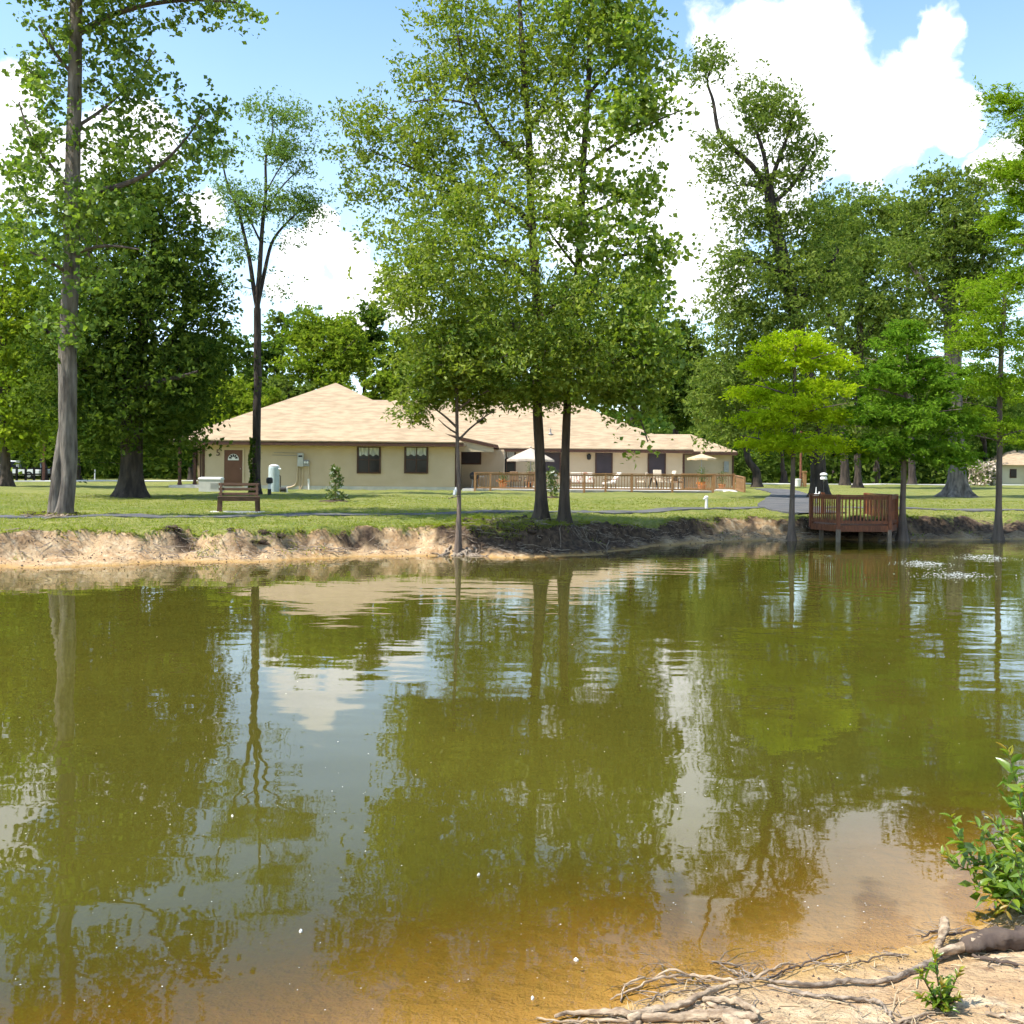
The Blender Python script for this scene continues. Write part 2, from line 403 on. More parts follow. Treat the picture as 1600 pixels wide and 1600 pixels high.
def terrain(x, y):
    """height, signed shore distance, bare-earth mask"""
    x = np.asarray(x, dtype=np.float64); y = np.asarray(y, dtype=np.float64)
    far = sstep(12, 16, y)
    s = shore(x, y)
    s = s + far*(fbm(x*1.1, y*1.1, 3)*0.75 + fbm(x*4, y*4, 9)*0.16) + (1-far)*(fbm(x*2.2, y*2.2, 5)*0.22)
    # far bank: a low cut bank with a turf lip
    wid = 1.25 + 0.5*sstep(-6, -9, x) + fbm(x*0.45, y*0+3.3, 21)*0.9
    lip = 0.62 + fbm(x*0.5, 7.7, 31)*0.16
    t = np.clip(s/wid, 0, 1)
    prof = 0.40*t + 0.60*sstep(0.58, 0.94, t)
    z_far = lip*prof + 0.12*sstep(0.8, 5.0, s) + 0.17*sstep(28, 58, y) + 0.08*sstep(60, 140, y)
    bank = sstep(0.02, 0.2, t)*(1-sstep(0.85, 1.1, t))
    z_far = z_far + bank*(fbm(x*2.3, y*2.3, 41)*0.34 + fbm(x*7, y*7, 45)*0.16)
    z_far = z_far + sstep(2, 6, s)*fbm(x*0.16, y*0.16, 51)*0.07
    z_near = 0.40*(1-np.exp(-np.maximum(s, 0)*0.42)) + np.clip(s, 0, 1)*(fbm(x*5, y*5, 61)*0.07 + fbm(x*17, y*17, 66)*0.022)
    zl = z_far*far + z_near*(1-far)
    dep = far*np.minimum(1.6, 0.30*-s + 0.03*s*s) + (1-far)*np.minimum(1.6, 0.125*-s + 0.02*s*s)
    dep = dep*(1 + 0.5*fbm(x*0.9, y*0.9, 71))
    z = np.where(s > 0, np.maximum(zl, 0.0), -np.maximum(dep, 0))
    tb = s/wid + fbm(x*1.3, y*1.3, 81)*0.5
    dirt = far*(1-sstep(0.86, 1.0, tb)) + (1-far)*1.0
    # worn earth round the big trunks
    for (cx, cy, r) in ((-11.7, 26.2, 1.1), (0.75, 25.9, 2.3), (2.1, 26.0, 2.2), (-1.4, 24.6, 1.2)):
        q = np.hypot((x-cx), (y-cy)*1.3)/r + fbm(x*2, y*2, 91)*0.8
        dirt = np.maximum(dirt, 0.85*(1-sstep(0.6, 1.05, q)))
    return z, s, np.clip(dirt, 0, 1)
def soil_shade(x, y):
    """dark topsoil band high on the cut bank, plus painted shade below the pair"""
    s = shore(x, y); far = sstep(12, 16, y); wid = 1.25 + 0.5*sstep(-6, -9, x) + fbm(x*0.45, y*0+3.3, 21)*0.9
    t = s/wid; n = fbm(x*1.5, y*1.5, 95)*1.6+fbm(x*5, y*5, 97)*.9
    n = n-.22*(1-sstep(-4, -1.5, x)); mid = sstep(-2.2, -.6, x)*(1-sstep(3.0, 7.0, x))+.8*sstep(8.0, 9.5, x)  # mid puts the shade of the pair's crowns into the bank colour
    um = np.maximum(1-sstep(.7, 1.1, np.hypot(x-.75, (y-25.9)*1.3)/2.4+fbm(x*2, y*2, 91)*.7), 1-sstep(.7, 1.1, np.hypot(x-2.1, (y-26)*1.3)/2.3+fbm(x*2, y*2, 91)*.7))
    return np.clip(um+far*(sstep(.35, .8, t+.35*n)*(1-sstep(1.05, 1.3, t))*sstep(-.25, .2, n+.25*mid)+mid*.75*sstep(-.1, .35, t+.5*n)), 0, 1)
GRID = {}
def zint(x, y):
    """height of the built ground sheet (bilinear)"""
    x = np.asarray(x, dtype=np.float64); y = np.asarray(y, dtype=np.float64)
    i = np.clip(np.searchsorted(GX, x)-1, 0, len(GX)-2); j = np.clip(np.searchsorted(GY, y)-1, 0, len(GY)-2)
    u = np.clip((x-GX[i])/(GX[i+1]-GX[i]), 0, 1); v = np.clip((y-GY[j])/(GY[j+1]-GY[j]), 0, 1); Z = GRID['z']
    return (Z[j, i]*(1-u)+Z[j, i+1]*u)*(1-v)+(Z[j+1, i]*(1-u)+Z[j+1, i+1]*u)*v
def gz(x, y): return float(zint(np.array([x]), np.array([y]))[0])
def gp(px, py, lift=0.0):
    """the point of the ground seen at a pixel of the photograph"""
    d = EYE*FPX/max(py-HOR, 4)
    lo = None
    ds = np.concatenate([np.arange(2.0, 8.0, 0.01), np.arange(8, 60, 0.05), np.arange(60, 300, 0.5)])
    p1 = P(px, py, 1.0); dirx, dz = p1.x, p1.z-EYE
    z = np.maximum(zint(ds*dirx, ds), -0.02)
    hit = np.nonzero(EYE+dz*ds <= z + lift)[0]
    d = ds[hit[0]] if len(hit) else 150.0
    p = P(px, py, d)
    return p
def gd(px, d):
    """ground point in the column px at distance d"""
    x = P(px, 760, d).x
    return Vector((x, d, gz(x, d)))

def axis(segs):
    out = [segs[0][0]]
    for a, b, st in segs:
        n = max(1, int(round((b-a)/st)))
        out += list(a + (b-a)*np.arange(1, n+1)/n)
    return np.array(out)
GX = axis([(-700,-120,45),(-120,-40,6),(-40,-18,0.8),(-18,-2.2,0.14),(-2.2,3.2,0.035),(3.2,18,0.14),(18,40,0.8),(40,120,6),(120,700,45)])
GY = axis([(-30,-2,1.5),(-2,2.4,0.3),(2.4,5.6,0.03),(5.6,8,0.2),(8,18.5,0.5),(18.5,33,0.09),(33,60,0.9),(60,160,5),(160,1200,60)])
def grid(name, X, Y, mat, water=False):
    xx, yy = np.meshgrid(X, Y)
    z, s, dirt = terrain(xx, yy)
    ny, nx = xx.shape
    if not water: GRID['z'] = z
    idx = np.arange(nx*ny).reshape(ny, nx)
    F = np.stack([idx[:-1,:-1], idx[:-1,1:], idx[1:,1:], idx[1:,:-1]], -1).reshape(-1, 4)
    if water:
        low = (z < 0.06).reshape(-1)
        F = F[low[F].any(1)]
        V = np.stack([xx, yy, np.zeros_like(xx)], -1).reshape(-1, 3)
        return link(name, np_mesh(name, V, [F], mat, True, {'depth': np.maximum(-z, 0).ravel()}))
    V = np.stack([xx, yy, z], -1).reshape(-1, 3)
    wet = 1 - sstep(0.0, 0.045, z)
    return link(name, np_mesh(name, V, [F], mat, True, {'dirt': dirt.ravel(), 'wet': wet.ravel(), 'soil_shade': soil_shade(xx, yy).ravel()}))

def ground_mat():
    m = bpy.data.materials.new('ground'); m.use_nodes = True
    nt = m.node_tree; N = nt.nodes; L = nt.links; b = N['Principled BSDF']
    b.inputs['Roughness'].default_value = 0.95; b.inputs['Specular IOR Level'].default_value = 0.15
    tc = N.new('ShaderNodeTexCoord')
    def noise(sc, det=6, st=None):
        n = N.new('ShaderNodeTexNoise'); n.inputs['Scale'].default_value = sc; n.inputs['Detail'].default_value = det
        if st:
            mp = N.new('ShaderNodeMapping'); mp.inputs['Scale'].default_value = st; L.new(tc.outputs['Object'], mp.inputs[0]); L.new(mp.outputs[0], n.inputs['Vector'])
        else: L.new(tc.outputs['Object'], n.inputs['Vector'])
        return n.outputs['Fac']
    def rng(v, a, b_, c=0.0, d=1.0):
        r = N.new('ShaderNodeMapRange'); L.new(v, r.inputs[0])
        for i, q in enumerate((a, b_, c, d)): r.inputs[i+1].default_value = q
        return r.outputs[0]
    def mix(f, a, b_, blend='MIX'):
        x = N.new('ShaderNodeMix'); x.data_type = 'RGBA'; x.blend_type = blend
        if isinstance(f, float): x.inputs[0].default_value = f
        else: L.new(f, x.inputs[0])
        for i, q in ((6, a), (7, b_)):
            if isinstance(q, tuple): x.inputs[i].default_value = (*q, 1)
            else: L.new(q, x.inputs[i])
        return x.outputs[2]
    g = mix(rng(noise(0.30), .40, .60), (0.130, 0.165, 0.030), (0.240, 0.230, 0.060))
    g = mix(rng(noise(1.1, 8), .50, .66), g, (0.30, 0.265, 0.10))
    g = mix(rng(noise(2.6), .42, .68), g, (0.235, 0.225, 0.070))
    g = mix(rng(noise(9.0, 8), .38, .70), g, (0.10, 0.135, 0.024))
    g = mix(rng(noise(40.0, 4), .50, .75, 0, .6), g, (0.29, 0.28, 0.09))
    d = mix(rng(noise(1.7), .36, .66), (0.45, 0.325, 0.19), (0.385, 0.24, 0.12))
    d = mix(rng(noise(6.0, 8), .5, .68), d, (0.54, 0.425, 0.28))
    d = mix(rng(noise(14.0, 8), .54, .72), d, (0.24, 0.15, 0.085))
    d = mix(rng(noise(60.0, 5), .55, .75, 0, .7), d, (0.30, 0.20, 0.12))
    aw = N.new('ShaderNodeAttribute'); aw.attribute_name = 'wet'
    asl = N.new('ShaderNodeAttribute'); asl.attribute_name = 'soil_shade'
    d = mix(asl.outputs['Fac'], d, mix(rng(noise(9.0, 8), .4, .65), (0.050, 0.034, 0.024), (0.125, 0.085, 0.056)))  # topsoil tone, deepened to carry the painted crown shade too
    d = mix(aw.outputs['Fac'], d, (0.40, 0.255, 0.10))
    at = N.new('ShaderNodeAttribute'); at.attribute_name = 'dirt'
    ad = N.new('ShaderNodeMath'); ad.operation = 'ADD'; L.new(at.outputs['Fac'], ad.inputs[0])
    L.new(rng(noise(7.0, 8), .3, .7, -.35, .35), ad.inputs[1])
    L.new(mix(rng(ad.outputs[0], .40, .60), g, d), b.inputs['Base Color'])
    bp = N.new('ShaderNodeBump'); bp.inputs['Distance'].default_value = 0.05
    s1 = N.new('ShaderNodeMath'); s1.operation = 'ADD'; L.new(noise(11.0, 10), s1.inputs[0])
    L.new(rng(noise(70.0, 4), 0, 1, 0, .25), s1.inputs[1])
    L.new(s1.outputs[0], bp.inputs['Height']); L.new(bp.outputs[0], b.inputs['Normal'])
    return m
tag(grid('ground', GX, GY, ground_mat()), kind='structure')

def water_mat():
    m = bpy.data.materials.new('pond_water'); m.use_nodes = True
    nt = m.node_tree; N = nt.nodes; L = nt.links; N.remove(N['Principled BSDF'])
    tc = N.new('ShaderNodeTexCoord')
    def noise(sc, det, st, rz=0.0, dist=0.0, rough=0.5):
        mp = N.new('ShaderNodeMapping'); mp.inputs['Scale'].default_value = st; mp.inputs['Rotation'].default_value = (0, 0, rz)
        L.new(tc.outputs['Object'], mp.inputs[0])
        n = N.new('ShaderNodeTexNoise'); n.inputs['Scale'].default_value = sc; n.inputs['Detail'].default_value = det
        n.inputs['Distortion'].default_value = dist; n.inputs['Roughness'].default_value = rough
        L.new(mp.outputs[0], n.inputs['Vector']); return n.outputs['Fac']
    def mth(op, a, b=None):
        x = N.new('ShaderNodeMath'); x.operation = op
        for i, q in enumerate((a, b)):
            if q is None: continue
            if isinstance(q, (int, float)): x.inputs[i].default_value = q
            else: L.new(q, x.inputs[i])
        return x.outputs[0]
    def rng(v, a, b_, c=0.0, d=1.0):
        r = N.new('ShaderNodeMapRange'); L.new(v, r.inputs[0]); r.interpolation_type = 'SMOOTHSTEP'
        for i, q in enumerate((a, b_, c, d)): r.inputs[i+1].default_value = q
        return r.outputs[0]
    # slow swell, wind ripples (livelier towards the fountain) and fine wrinkles
    sep = N.new('ShaderNodeSeparateXYZ'); L.new(tc.outputs['Object'], sep.inputs[0])
    swell = mth('MULTIPLY', noise(1.0, 2, (0.9, 1.3, 1), 0.15), 0.0055)
    rip = noise(1.0, 1.5, (0.9, 2.5, 1), -0.22, 0.3)
    mpw = N.new('ShaderNodeMapping'); mpw.inputs['Rotation'].default_value = (0, 0, 0.32); mpw.inputs['Scale'].default_value = (0.45, 1, 1)
    L.new(tc.outputs['Object'], mpw.inputs[0])
    wv = N.new('ShaderNodeTexWave'); wv.bands_direction = 'Y'; wv.inputs['Scale'].default_value = 0.55; wv.inputs['Distortion'].default_value = 3.2
    wv.inputs['Detail'].default_value = 2.0; wv.inputs['Detail Scale'].default_value = 1.6; L.new(mpw.outputs[0], wv.inputs['Vector'])
    rip = mth('ADD', rip, mth('MULTIPLY', wv.outputs['Fac'], 0.40))
    calm = rng(noise(1.0, 2, (0.22, 0.30, 1), 0.4), .38, .62, 0.15, 1.0)
    live = mth('ADD', rng(sep.outputs['X'], -5.0, 4.0, 0.30, 1.0), rng(sep.outputs['X'], 7.0, 15.0, 0.0, 0.8))
    yfar = rng(sep.outputs['Y'], 5.0, 12.0, 0.35, 1.0)
    rip = mth('MULTIPLY', mth('MULTIPLY', mth('MULTIPLY', rip, calm), mth('MULTIPLY', live, yfar)), 0.0032)
    fine = mth('MULTIPLY', mth('MULTIPLY', noise(1.0, 3, (5.0, 9.0, 1), 0.2), mth('MULTIPLY', live, yfar)), 0.0009)
    # rings spreading from the fountain
    hgt = mth('ADD', mth('ADD', swell, rip), fine)
    bp = N.new('ShaderNodeBump'); bp.inputs['Distance'].default_value = 1.0; bp.inputs['Strength'].default_value = 1.0
    L.new(hgt, bp.inputs['Height'])
    fr = N.new('ShaderNodeFresnel'); fr.inputs['IOR'].default_value = 1.33; L.new(bp.outputs[0], fr.inputs['Normal'])
    gl = N.new('ShaderNodeBsdfGlossy'); gl.inputs['Roughness'].default_value = 0.015; L.new(bp.outputs[0], gl.inputs['Normal'])
    gl.inputs['Color'].default_value = (1, 1, 1, 1)
    # murky green body over the sandy bed
    mc = N.new('ShaderNodeMix'); mc.data_type = 'RGBA'
    L.new(rng(noise(1.0, 4, (0.25, 0.25, 1)), .35, .65), mc.inputs[0])
    mc.inputs[6].default_value = (0.060, 0.054, 0.008, 1); mc.inputs[7].default_value = (0.075, 0.066, 0.009, 1)
    df = N.new('ShaderNodeBsdfDiffuse'); L.new(mc.outputs[2], df.inputs['Color'])
    tr = N.new('ShaderNodeBsdfTransparent')
    at = N.new('ShaderNodeAttribute'); at.attribute_name = 'depth'
    ex = mth('SUBTRACT', 1.0, mth('POWER', 2.718, mth('MULTIPLY', at.outputs['Fac'], -6.8)))
    tint = N.new('ShaderNodeMix'); tint.data_type = 'RGBA'; L.new(rng(at.outputs['Fac'], 0.0, 0.25), tint.inputs[0])
    tint.inputs[6].default_value = (0.97, 0.90, 0.70, 1); tint.inputs[7].default_value = (1.0, 0.70, 0.10, 1)
    L.new(tint.outputs[2], tr.inputs['Color'])
    body = N.new('ShaderNodeMixShader'); L.new(ex, body.inputs[0]); L.new(tr.outputs[0], body.inputs[1]); L.new(df.outputs[0], body.inputs[2])
    top = N.new('ShaderNodeMixShader'); L.new(fr.outputs[0], top.inputs[0]); L.new(body.outputs[0], top.inputs[1]); L.new(gl.outputs[0], top.inputs[2])
    L.new(top.outputs[0], N['Material Output'].inputs['Surface'])
    return m
WX = axis([(-28,-18,0.8),(-18,-2.2,0.2),(-2.2,3.2,0.05),(3.2,18,0.2),(18,40,0.8)])
WY = axis([(1,2.4,0.2),(2.4,5.6,0.04),(5.6,18.5,0.4),(18.5,33.6,0.15)])
tag(grid('pond_water', WX, WY, water_mat(), True), kind='structure')

def ribbon(name, pts, w, mat, lift, step=0.5):
    """a paved strip that lies on the ground with a thin edge of its own"""
    pts = [Vector((x, y, 0)) for x, y in pts]
    # Catmull-Rom resample
    q = []
    for i in range(len(pts)-1):
        p0, p1, p2, p3 = pts[max(i-1, 0)], pts[i], pts[i+1], pts[min(i+2, len(pts)-1)]
        n = max(2, int((p2-p1).length/step))
        for k in range(n):
            t = k/n
            q.append(0.5*((2*p1)+(p2-p0)*t+(2*p0-5*p1+4*p2-p3)*t*t+(3*p1-p0-3*p2+p3)*t**3))
    q.append(pts[-1])
    rows = []; nacross = 5
    for i, p in enumerate(q):
        t = (q[min(i+1, len(q)-1)]-q[max(i-1, 0)]).normalized(); nrm = Vector((-t.y, t.x, 0))
        wob = 0.06*w*float(fbm(p.x*0.8, p.y*0.8, 5))
        rows.append([p + nrm*(w/2+wob)*(2*k/(nacross-1)-1) for k in range(nacross)])
    V = [(v.x, v.y, 0) for r in rows for v in r]
    A = np.array(V); z = zint(A[:,0], A[:,1])
    zz = z.reshape(-1, nacross).copy()
    A[:,2] = np.maximum(z, zz.mean(1).repeat(nacross)) + lift
    F = [(i*nacross+k, i*nacross+k+1, (i+1)*nacross+k+1, (i+1)*nacross+k) for i in range(len(rows)-1) for k in range(nacross-1)]
    # skirts
    B = A.copy(); B[:,2] -= 0.10; n0 = len(A)
    V2 = np.concatenate([A, B])
    for i in range(len(rows)-1):
        for k in (0, nacross-1):
            a, b_ = i*nacross+k, (i+1)*nacross+k
            F.append((a, b_, n0+b_, n0+a))
    return tag(link(name, np_mesh(name, V2, [np.array(F)], mat, False)), kind='structure')
PATHS = []
_rib = ribbon
def ribbon(name, pts, w, *a):
    PATHS.append((pts, w)); return _rib(name, pts, w, *a)
def on_path(x, y):
    m = np.zeros(x.shape, dtype=bool)
    for pts, w in PATHS:
        for (ax, ay), (bx, by) in zip(pts[:-1], pts[1:]):
            t = np.clip(((x-ax)*(bx-ax)+(y-ay)*(by-ay))/((bx-ax)**2+(by-ay)**2), 0, 1)
            m |= np.hypot(x-ax-t*(bx-ax), y-ay-t*(by-ay)) < w/2+0.05
    return m
ribbon('path', [(-22,23.5),(-16,25.0),(-12.5,25.15),(-9.5,26.1),(-6.6,27.0),(-3.5,28.4),(-1.4,30.0),(2,31.8),(6,34.3),(9.0,36.4),(13.5,36.4),(18,36.2),(26,37)], 1.15, M['asphalt'], 0.016)
ribbon('walkway', [(18,72),(16.4,62),(14.4,53),(11.6,43),(10.0,37.5),(9.7,34.2),(10.0,32.9)], 1.9, M['asphalt'], 0.042)
ribbon('road', [(-75,58),(-52,66),(-38,76),(-31,88),(-18,96),(0,101),(30,109),(62,117),(110,124),(190,130)], 5.0, M['concrete_pale'], 0.05, 3.0)

# ------------------------------------------------------------------ grass that overhangs the cut bank and stands in the lawn
def grass():
    rng = np.random.default_rng(3)
    n = 150000
    d = 19.5 + 26*rng.random(n)**1.6
    x = (rng.random(n)*1900-150-800)/1600*d; y = d
    z, s, dirt = terrain(x, y)
    keep = (s > 0.35) & (dirt + 0.45*(rng.random(n)-0.5) < 0.42)
    x, y, z, s = x[keep], y[keep], z[keep], s[keep]
    # denser fringe on the lip
    n2 = 330000
    d2 = 19.5 + 13*rng.random(n2); x2 = (rng.random(n2)*1900-150-800)/1600*d2
    z2, s2, dr2 = terrain(x2, d2)
    k2 = (dr2 > 0.02) & (dr2 < 0.9) & (s2 > 0.5)
    # coarse weeds here and there on the bare slope
    pat = fbm(x2*0.9, d2*0.9, 17) + 0.5*fbm(x2*3, d2*3, 18)
    k3 = (dr2 >= 0.9) & (z2 > 0.06) & (pat > 0.16) & (rng.random(n2) < 0.2)
    k2 = k2 | k3
    lip = np.concatenate([np.zeros(len(x)), np.ones(k2.sum())])
    x = np.concatenate([x, x2[k2]]); y = np.concatenate([y, d2[k2]]); z = np.concatenate([z, z2[k2]])
    ok = ~on_path(x, y)
    x, y, z, lip = x[ok], y[ok], z[ok], lip[ok]
    n = len(x)
    a = rng.random(n)*6.283; h = (0.025+0.035*rng.random(n))*(1+lip*2.2*rng.random(n)); w = 0.006+0.006*rng.random(n)+lip*0.004
    lean = h*(0.5+0.8*rng.random(n)); la = rng.random(n)*6.283
    lx = np.cos(la)*lean; ly = np.sin(la)*lean - lip*h*1.0
    b = np.stack([x, y, z-0.005], 1); sd_ = np.stack([np.cos(a)*w, np.sin(a)*w, 0*w], 1)
    tip = np.stack([x+lx, y+ly, z+h*(1-1.1*lip*rng.random(n))], 1)
    V = np.stack([b-sd_, b+sd_, tip], 1).reshape(-1, 3)
    F = np.arange(n*3).reshape(-1, 3)
    t = np.repeat(np.clip(rng.random(n)*0.7+0.5*vnoise(x*0.6, y*0.6, 5)-0.1, 0, 1), 3)
    o = link('grass', np_mesh('grass', V, [F], M['grass_blade'], False, {'tint': t}))
    tag(o, 'short yellowish green grass of the lawn and its fringe along the pond bank', 'grass', kind='stuff')
grass()
# ------------------------------------------------------------------ trees
def np_tube(pts, rad, n, lobes=None, ends=False):
    pts = np.asarray(pts, dtype=np.float64); rad = np.asarray(rad, dtype=np.float64)
    if ends:
        t0 = pts[0]-pts[1]; t0 /= np.linalg.norm(t0)+1e-9; t1 = pts[-1]-pts[-2]; t1 /= np.linalg.norm(t1)+1e-9
        pts = np.concatenate([[pts[0]+t0*rad[0]*.65, pts[0]+t0*rad[0]*.5], pts, [pts[-1]+t1*rad[-1]*.5, pts[-1]+t1*rad[-1]*.65]])
        rad = np.concatenate([[rad[0]*.05, rad[0]*.65], rad, [rad[-1]*.65, rad[-1]*.05]])
    t = np.gradient(pts, axis=0); t /= np.linalg.norm(t, axis=1, keepdims=True)+1e-9
    ref = np.where(np.abs(t[:, 1:2]) < 0.9, np.array([[0, 1.0, 0]]), np.array([[1.0, 0, 0]]))
    a = np.cross(t, ref); a /= np.linalg.norm(a, axis=1, keepdims=True)+1e-9
    b = np.cross(t, a)
    th = 2*np.pi*np.arange(n)/n
    rr = rad[:, None]*np.ones((1, n))
    if lobes is not None: rr = rr*lobes(pts, th)
    V = pts[:, None, :] + rr[..., None]*(np.cos(th)[None, :, None]*a[:, None, :]+np.sin(th)[None, :, None]*b[:, None, :])
    m = len(pts)
    i = np.arange(m-1)[:, None]*n; k = np.arange(n)[None, :]; k2 = (k+1) % n
    F = np.stack([i+k, i+k2, i+n+k2, i+n+k], -1).reshape(-1, 4)
    return V.reshape(-1, 3), F
class Tubes:
    def __init__(s): s.V = []; s.F = []; s.n = 0
    def add(s, V, F): s.V.append(V); s.F.append(F+s.n); s.n += len(V)
    def obj(s, name, mat, parent, off):
        V = np.concatenate(s.V)-np.array(off)[None]
        return link(name, np_mesh(name, V, [np.concatenate(s.F)], mat, True), parent)
def leaves_np(cen, n, rg, size, aspect, up, tint, droop=0.3, out=None):
    """n leaf kites at the given centres"""
    nr = rg.normal(size=(n, 3)); nr /= np.linalg.norm(nr, axis=1, keepdims=True)
    nrm = nr + np.array([0, 0, up]); nrm /= np.linalg.norm(nrm, axis=1, keepdims=True)
    d = rg.normal(size=(n, 3)); d[:, 2] -= droop
    if out is not None: d = d*0.45 + out
    d -= nrm*(d*nrm).sum(1, keepdims=True); d /= np.linalg.norm(d, axis=1, keepdims=True)+1e-9
    w = np.cross(nrm, d)
    L = size*(0.5+1.0*rg.random(n))[:, None]; W = L*aspect*(0.8+0.4*rg.random(n))[:, None]
    b = cen - d*L*0.5; tip = cen + d*L*0.5 - nrm*L*0.12
    m = cen - d*L*0.06
    v = np.stack([b, m-w*W*0.5+nrm*L*0.07, tip, m+w*W*0.5+nrm*L*0.07], 1).reshape(-1, 3)
    return v, np.arange(4*n).reshape(-1, 4), np.repeat(tint, 4)
def make_tree(name, label, base, skel, blobs, clumps, per, size, leaf, bark, seed, aspect=0.6, spread=0.45, flat=0.6, up=0.7,
              group=None, sides=12, flare=0.7, feather=False, twig_r=1.0, cat='tree', lobe=5, droop=0.3, roots=None, crown_label=None, rise=0.12):
    """base (px, py, d): the trunk's foot. skel: limbs as (px, py, depth offset, radius m). blobs: foliage masses (px, py, rx, ry, depth offset, depth radius, weight)."""
    rg = np.random.default_rng(seed)
    d0 = base[2]
    foot = P(*base); foot.z = gz(foot.x, foot.y)-0.03
    root = empty(name, foot, label, cat, group)
    nodes = []; nr = []
    tubes = Tubes(); limbs = Tubes()
    fz = foot.z; ph = rg.random()*6
    for li, line in enumerate(skel):
        pts = np.array([tuple(P(q[0], q[1], d0+q[2])) for q in line]); rr = np.array([q[3] for q in line])
        if li == 0: pts[0] = foot
        seg = np.linalg.norm(np.diff(pts, axis=0), axis=1); cum = np.concatenate([[0], np.cumsum(seg)])
        m = max(4, int(cum[-1]/0.28)); u = np.linspace(0, cum[-1], m)
        # smooth interpolation
        pp = np.stack([np.interp(u, cum, pts[:, k]) for k in range(3)], 1)
        for _ in range(3):
            pp[1:-1] = 0.25*pp[:-2]+0.5*pp[1:-1]+0.25*pp[2:]
        rad = np.interp(u, cum, rr)
        jit = np.minimum(rad, 0.12)[:, None]*0.30*rg.normal(size=pp.shape); jit[0] = 0; jit[:, 2] = 0
        for _ in range(6): jit[1:-1] = 0.25*jit[:-2]+0.5*jit[1:-1]+0.25*jit[2:]
        pp = pp+jit
        nodes.append(pp[1:]); nr.append(rad[1:])
        if li == 0:
            def lobes(ps, th):
                h = np.maximum(ps[:, 2]-fz, 0)[:, None]
                k = np.exp(-h/(0.14+0.55*rr[0]))
                w = 1+0.05*np.sin(3*th[None]+h*1.3+ph)+0.04*np.sin(7*th[None]-h*2.1)
                return w + flare*k*(0.75+0.55*np.cos(lobe*th[None]+ph))
            tubes.add(*np_tube(pp, rad, sides, lobes))
        else:
            (tubes if rr[0] > 0.12 else limbs).add(*np_tube(pp, rad, 8))
    nodes = np.concatenate(nodes); nr = np.concatenate(nr)
    # foliage clumps
    w = np.array([b[2]*b[3]*b[6] for b in blobs]); w = w/w.sum()
    pick = rg.choice(len(blobs), size=clumps, p=w)
    v = rg.normal(size=(clumps, 3)); v /= np.linalg.norm(v, axis=1, keepdims=True); v *= (rg.random(clumps)**0.42)[:, None]
    cl = []
    for k in range(clumps):
        b = blobs[pick[k]]
        cl.append(tuple(P(b[0]+b[2]*v[k, 0], b[1]+b[3]*v[k, 1], d0+b[4]+b[5]*v[k, 2])))
    cl = np.array(cl)
    dist = np.min(np.linalg.norm(cl[:, None, :]-nodes[None, ::2, :], axis=2), axis=1)
    cl = cl[np.argsort(dist)]
    N = np.zeros((len(nodes)+clumps*4, 3)); NR = np.zeros(len(N)); k = len(nodes)
    N[:k] = nodes; NR[:k] = nr
    outs = np.zeros((clumps, 3))
    for i, c in enumerate(cl):
        dv = c[None]-N[:k]; ds = np.linalg.norm(dv, axis=1)
        cost = ds + 0.6*np.maximum(0, N[:k, 2]-c[2]+0.15) + 0.1/np.maximum(NR[:k], 0.01)*0.02
        j = int(np.argmin(cost)); p0 = N[j]; L = ds[j]
        mid = 0.5*(p0+c) + np.array([0, 0, rise*L]) + rg.normal(size=3)*0.09*L
        t = np.linspace(0, 1, 5)[:, None]
        pp = (1-t)**2*p0+2*t*(1-t)*mid+t*t*c
        r0 = min(NR[j]*0.75, (0.008+0.010*L)*twig_r); rad = np.linspace(r0, max(0.005*twig_r, r0*0.3), 5)
        limbs.add(*np_tube(pp, rad, 4))
        N[k:k+4] = pp[1:]; NR[k:k+4] = rad[1:]; k += 4
        o = c-p0; outs[i] = o/(np.linalg.norm(o)+1e-6)
    trunk = tubes.obj('trunk', M[bark], root, foot)
    if limbs.V:
        lo = limbs.obj('branches', M[bark if bark != 'bark_grey' else 'twig'], root, foot); lo['kind'] = 'stuff'
    # leaves
    n = clumps*per
    ci = np.repeat(np.arange(clumps), per)
    sc = spread*(0.7+0.6*rg.random(clumps))[ci][:, None]
    sprigs = 6
    so_ = rg.normal(size=(clumps, sprigs, 3))*0.85
    si = rg.integers(0, sprigs, size=n)
    off = (so_[ci, si]+rg.normal(size=(n, 3))*0.30)*sc*np.array([1, 1, flat])
    outv = None
    if feather:
        # flat sprays that reach outward from the twig
        o = outs.copy(); o[:, 2] *= 0.25; o /= np.linalg.norm(o, axis=1, keepdims=True)+1e-6
        side = np.stack([-o[:, 1], o[:, 0], 0*o[:, 0]], 1)
        sc = sc*(0.5+1.0*rg.random(clumps)**1.3)[ci][:, None]
        al = (rg.random(n)*1.7-0.75); sdw = rg.normal(size=n)*0.34*(1.15-np.abs(al)*0.6)
        zz = rg.normal(size=n)*0.07 - 0.16*np.maximum(al, 0)**2
        off = (o[ci]*al[:, None]+side[ci]*sdw[:, None])*sc*1.25; off[:, 2] += zz*sc[:, 0]*2
        outv = o[ci]+0.8*np.sign(sdw)[:, None]*side[ci]
    tint = np.clip(0.5+0.22*rg.normal(size=clumps)[ci]+0.22*rg.normal(size=n), 0, 1)
    V, F, T = leaves_np(cl[ci]+off, n, rg, size, aspect, up, tint, droop, outv)
    cr = link('crown', np_mesh('crown', V-np.array(foot)[None], [F], M[leaf], False, {'tint': T}), root)
    cr['kind'] = 'stuff'
    if crown_label: cr['label'] = crown_label
